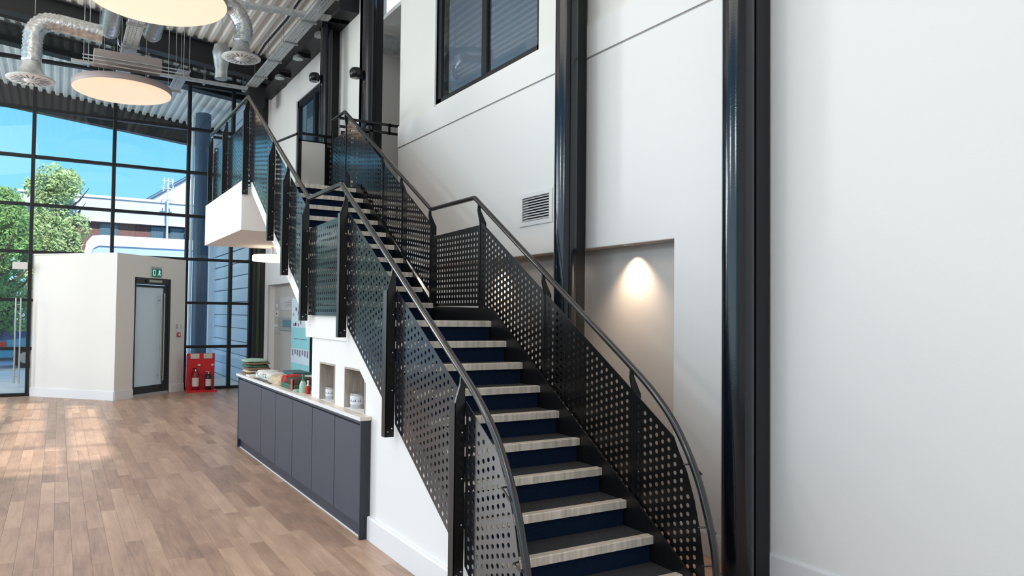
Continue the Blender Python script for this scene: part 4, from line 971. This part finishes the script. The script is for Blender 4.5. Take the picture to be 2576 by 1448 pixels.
for k in range(14): obj('cladding_rib', MB().box(4.9+k*.6, 4.98+k*.6, 48.93, 49.0, 0, min(8.7+(k*.6)*.70, 13.5)), 'fascia_grey', gb)
wh = thing('site_cabin', 'long pale blue and white low canopy with rounded end in front of the brick building', 'canopy', (4, 33, 0))
mb = MB(); mb.prism([(.85, 4.0), (.95, 4.55), (1.15, 4.80), (1.5, 4.86), (12, 4.86), (12, 4.45), (1.4, 4.42), (1.2, 4.3), (1.1, 4.0)], 'y', 33, 33.3); obj('edge_band', mb, 'fascia_white', wh)
obj('body', MB().box(1.15, 12, 33.1, 36, 0, 4.44), 'porch_blue', wh)
mt = thing('antenna_mast', 'slim lattice mast with antennas against the sky', 'mast', (4.72, 38.9, 0))
obj('pole', MB().tube([(4.72, 38.9, 0), (4.72, 38.9, 8.5)], .05, 8), 'fascia_grey', mt)
for k, (dx, dz) in enumerate(((-.35, 8.5), (.35, 8.5), (-.3, 8.9), (.3, 8.9), (-.25, 7.9), (.25, 7.9))): obj('antenna', MB().box(4.72+dx*.65-.03, 4.72+dx*.65+.03, 38.8, 38.9, dz*.935-.16, dz*.935+.16), 'fascia_grey', mt)
for z in (7.39, 7.95, 8.32): obj('crossbar', MB().tube([(4.42, 38.85, z), (5.02, 38.85, z)], .025, 6), 'fascia_grey', mt)

def tree(x, y, h, w, m_, lb, seed, n=5200, leaf=.16, low=.25):
    n = int(n*2.2); leaf *= .6
    r = random.Random(seed); t = thing('tree', lb, 'tree', (x, y, 0), 'trees outside the glazing')
    mb = MB(); mb.tube([(x, y, -.1), (x+.1, y, h*.3), (x, y, h*.6), (x+.1, y, h*.85)], [.22, .17, .10, .04], 8)
    for k in range(7):
        a = r.random()*6.28; z = h*(.25+.08*k); mb.tube([(x, y, z), (x+w*.3*math.cos(a), y+w*.3*math.sin(a), z+h*.12), (x+w*.42*math.cos(a), y+w*.42*math.sin(a), z+h*.2)], [.07, .04, .015], 6)
    obj('trunk', mb, 'bark', t)
    bl = []
    for k in range(26):
        zz = low+(.97-low)*r.random(); rad = w*.5*math.sin(math.pi*min(1, max(.12, (zz-low*.5)/(1.06-low*.5))))**.7; a = r.random()*6.28; q = rad*math.sqrt(r.random())*.85
        bl.append((x+q*math.cos(a), y+q*math.sin(a), h*zz, w*(.12+.12*r.random())))
    mb = MB(); V = []; F = []
    for k in range(n):
        c = bl[r.randrange(len(bl))]; v = Vector((r.gauss(0, 1), r.gauss(0, 1), r.gauss(0, 1))).normalized()*c[3]*(.75+.35*r.random())
        p = Vector(c[:3])+v; a = Vector((r.gauss(0, 1), r.gauss(0, 1), r.gauss(0, 1))).normalized(); b_ = a.orthogonal().normalized(); s_ = leaf*(.6+.8*r.random())
        i = len(V); V += [p-a*s_, p+b_*s_*.45, p+a*s_, p-b_*s_*.45]; F.append((i, i+1, i+2, i+3))
    mb.add(V, F); o = obj('foliage', mb, m_, t, fix=False); o['kind'] = 'stuff'
tree(-3.3, 33, 7.6, 4.6, 'leaf_mid', 'broad mid-green tree at the far left outside', 1, 7000)
tree(-2.0, 29.5, 5.6, 3.0, 'leaf_mid', 'lower bushy green tree in front at the far left', 2, 6000, .13, .12)
tree(-.3, 37.5, 8.0, 3.4, 'leaf_pale', 'pale yellow-green tree by the corner of the brick building', 3, 4500)
tree(-5.4, 44, 8.8, 4.5, 'leaf_dark', 'dark tall tree farthest behind at the left', 5, 5000)
tree(-6.6, 27, 6.5, 5.0, 'leaf_mid', 'wide green tree left of the visible glazing', 6, 5000)
tree(-13.8, 24, 7.0, 5.0, 'leaf_pale', 'pale green tree farther left along the road', 7, 5000)
tree(6.2, 39.0, 7.0, 1.2, 'leaf_dark', 'slim dark tree before the white gabled hall', 8, 1500)

def car(x, y, m_, lb, L=4.2, dirx=True):
    t = thing('car', lb, 'car', (x, y, 0)); z = -.05
    side = [(0, .35), (.02, .62), (.12, .84), (.9, .93), (1.35, 1.36), (2.55, 1.42), (3.2, 1.02), (3.95, .86), (4.18, .68), (4.2, .35)]
    mb = MB(); mb.prism([(x-2.1+a, z+b) for a, b in side], 'y', y-.82, y+.82); obj('body', mb, m_, t)
    mb = MB(); mb.prism([(x-2.1+a, z+b) for a, b in [(1.05, .96), (1.42, 1.30), (2.50, 1.35), (3.05, 1.02)]], 'y', y-.835, y+.835); obj('side_window', mb, 'far_glass', t)
    mb = MB(); mb.prism([(x-2.1+a, z+b) for a, b in [(-.01, .62), (.05, .80), (.30, .84), (.32, .68)]], 'y', y-.84, y+.84); obj('tail_light', mb, 'tail_red', t)
    for wx in (x-1.3, x+1.3):
        for s_ in (-1, 1): 
            w_ = obj('wheel', MB().lathe([(.30, 0), (.33, .03), (.33, .17), (.30, .2)], (wx, y+s_*.74-.1, z+.33), 20, 'y'), 'tyre', t)
            obj('hub', MB().lathe([(.17, -.005), (.17, .205)], (wx, y+s_*.74-.1, z+.33), 14, 'y'), 'steel_brushed', w_)
car(.45, 26.4, 'car_blue', 'turquoise blue car with red tail light, nearest the entrance glass')
car(-1.6, 30.6, 'car_navy', 'navy car parked behind the turquoise one')
car(-5.2, 27.0, 'car_white', 'pale silver car parked left of the turquoise one')
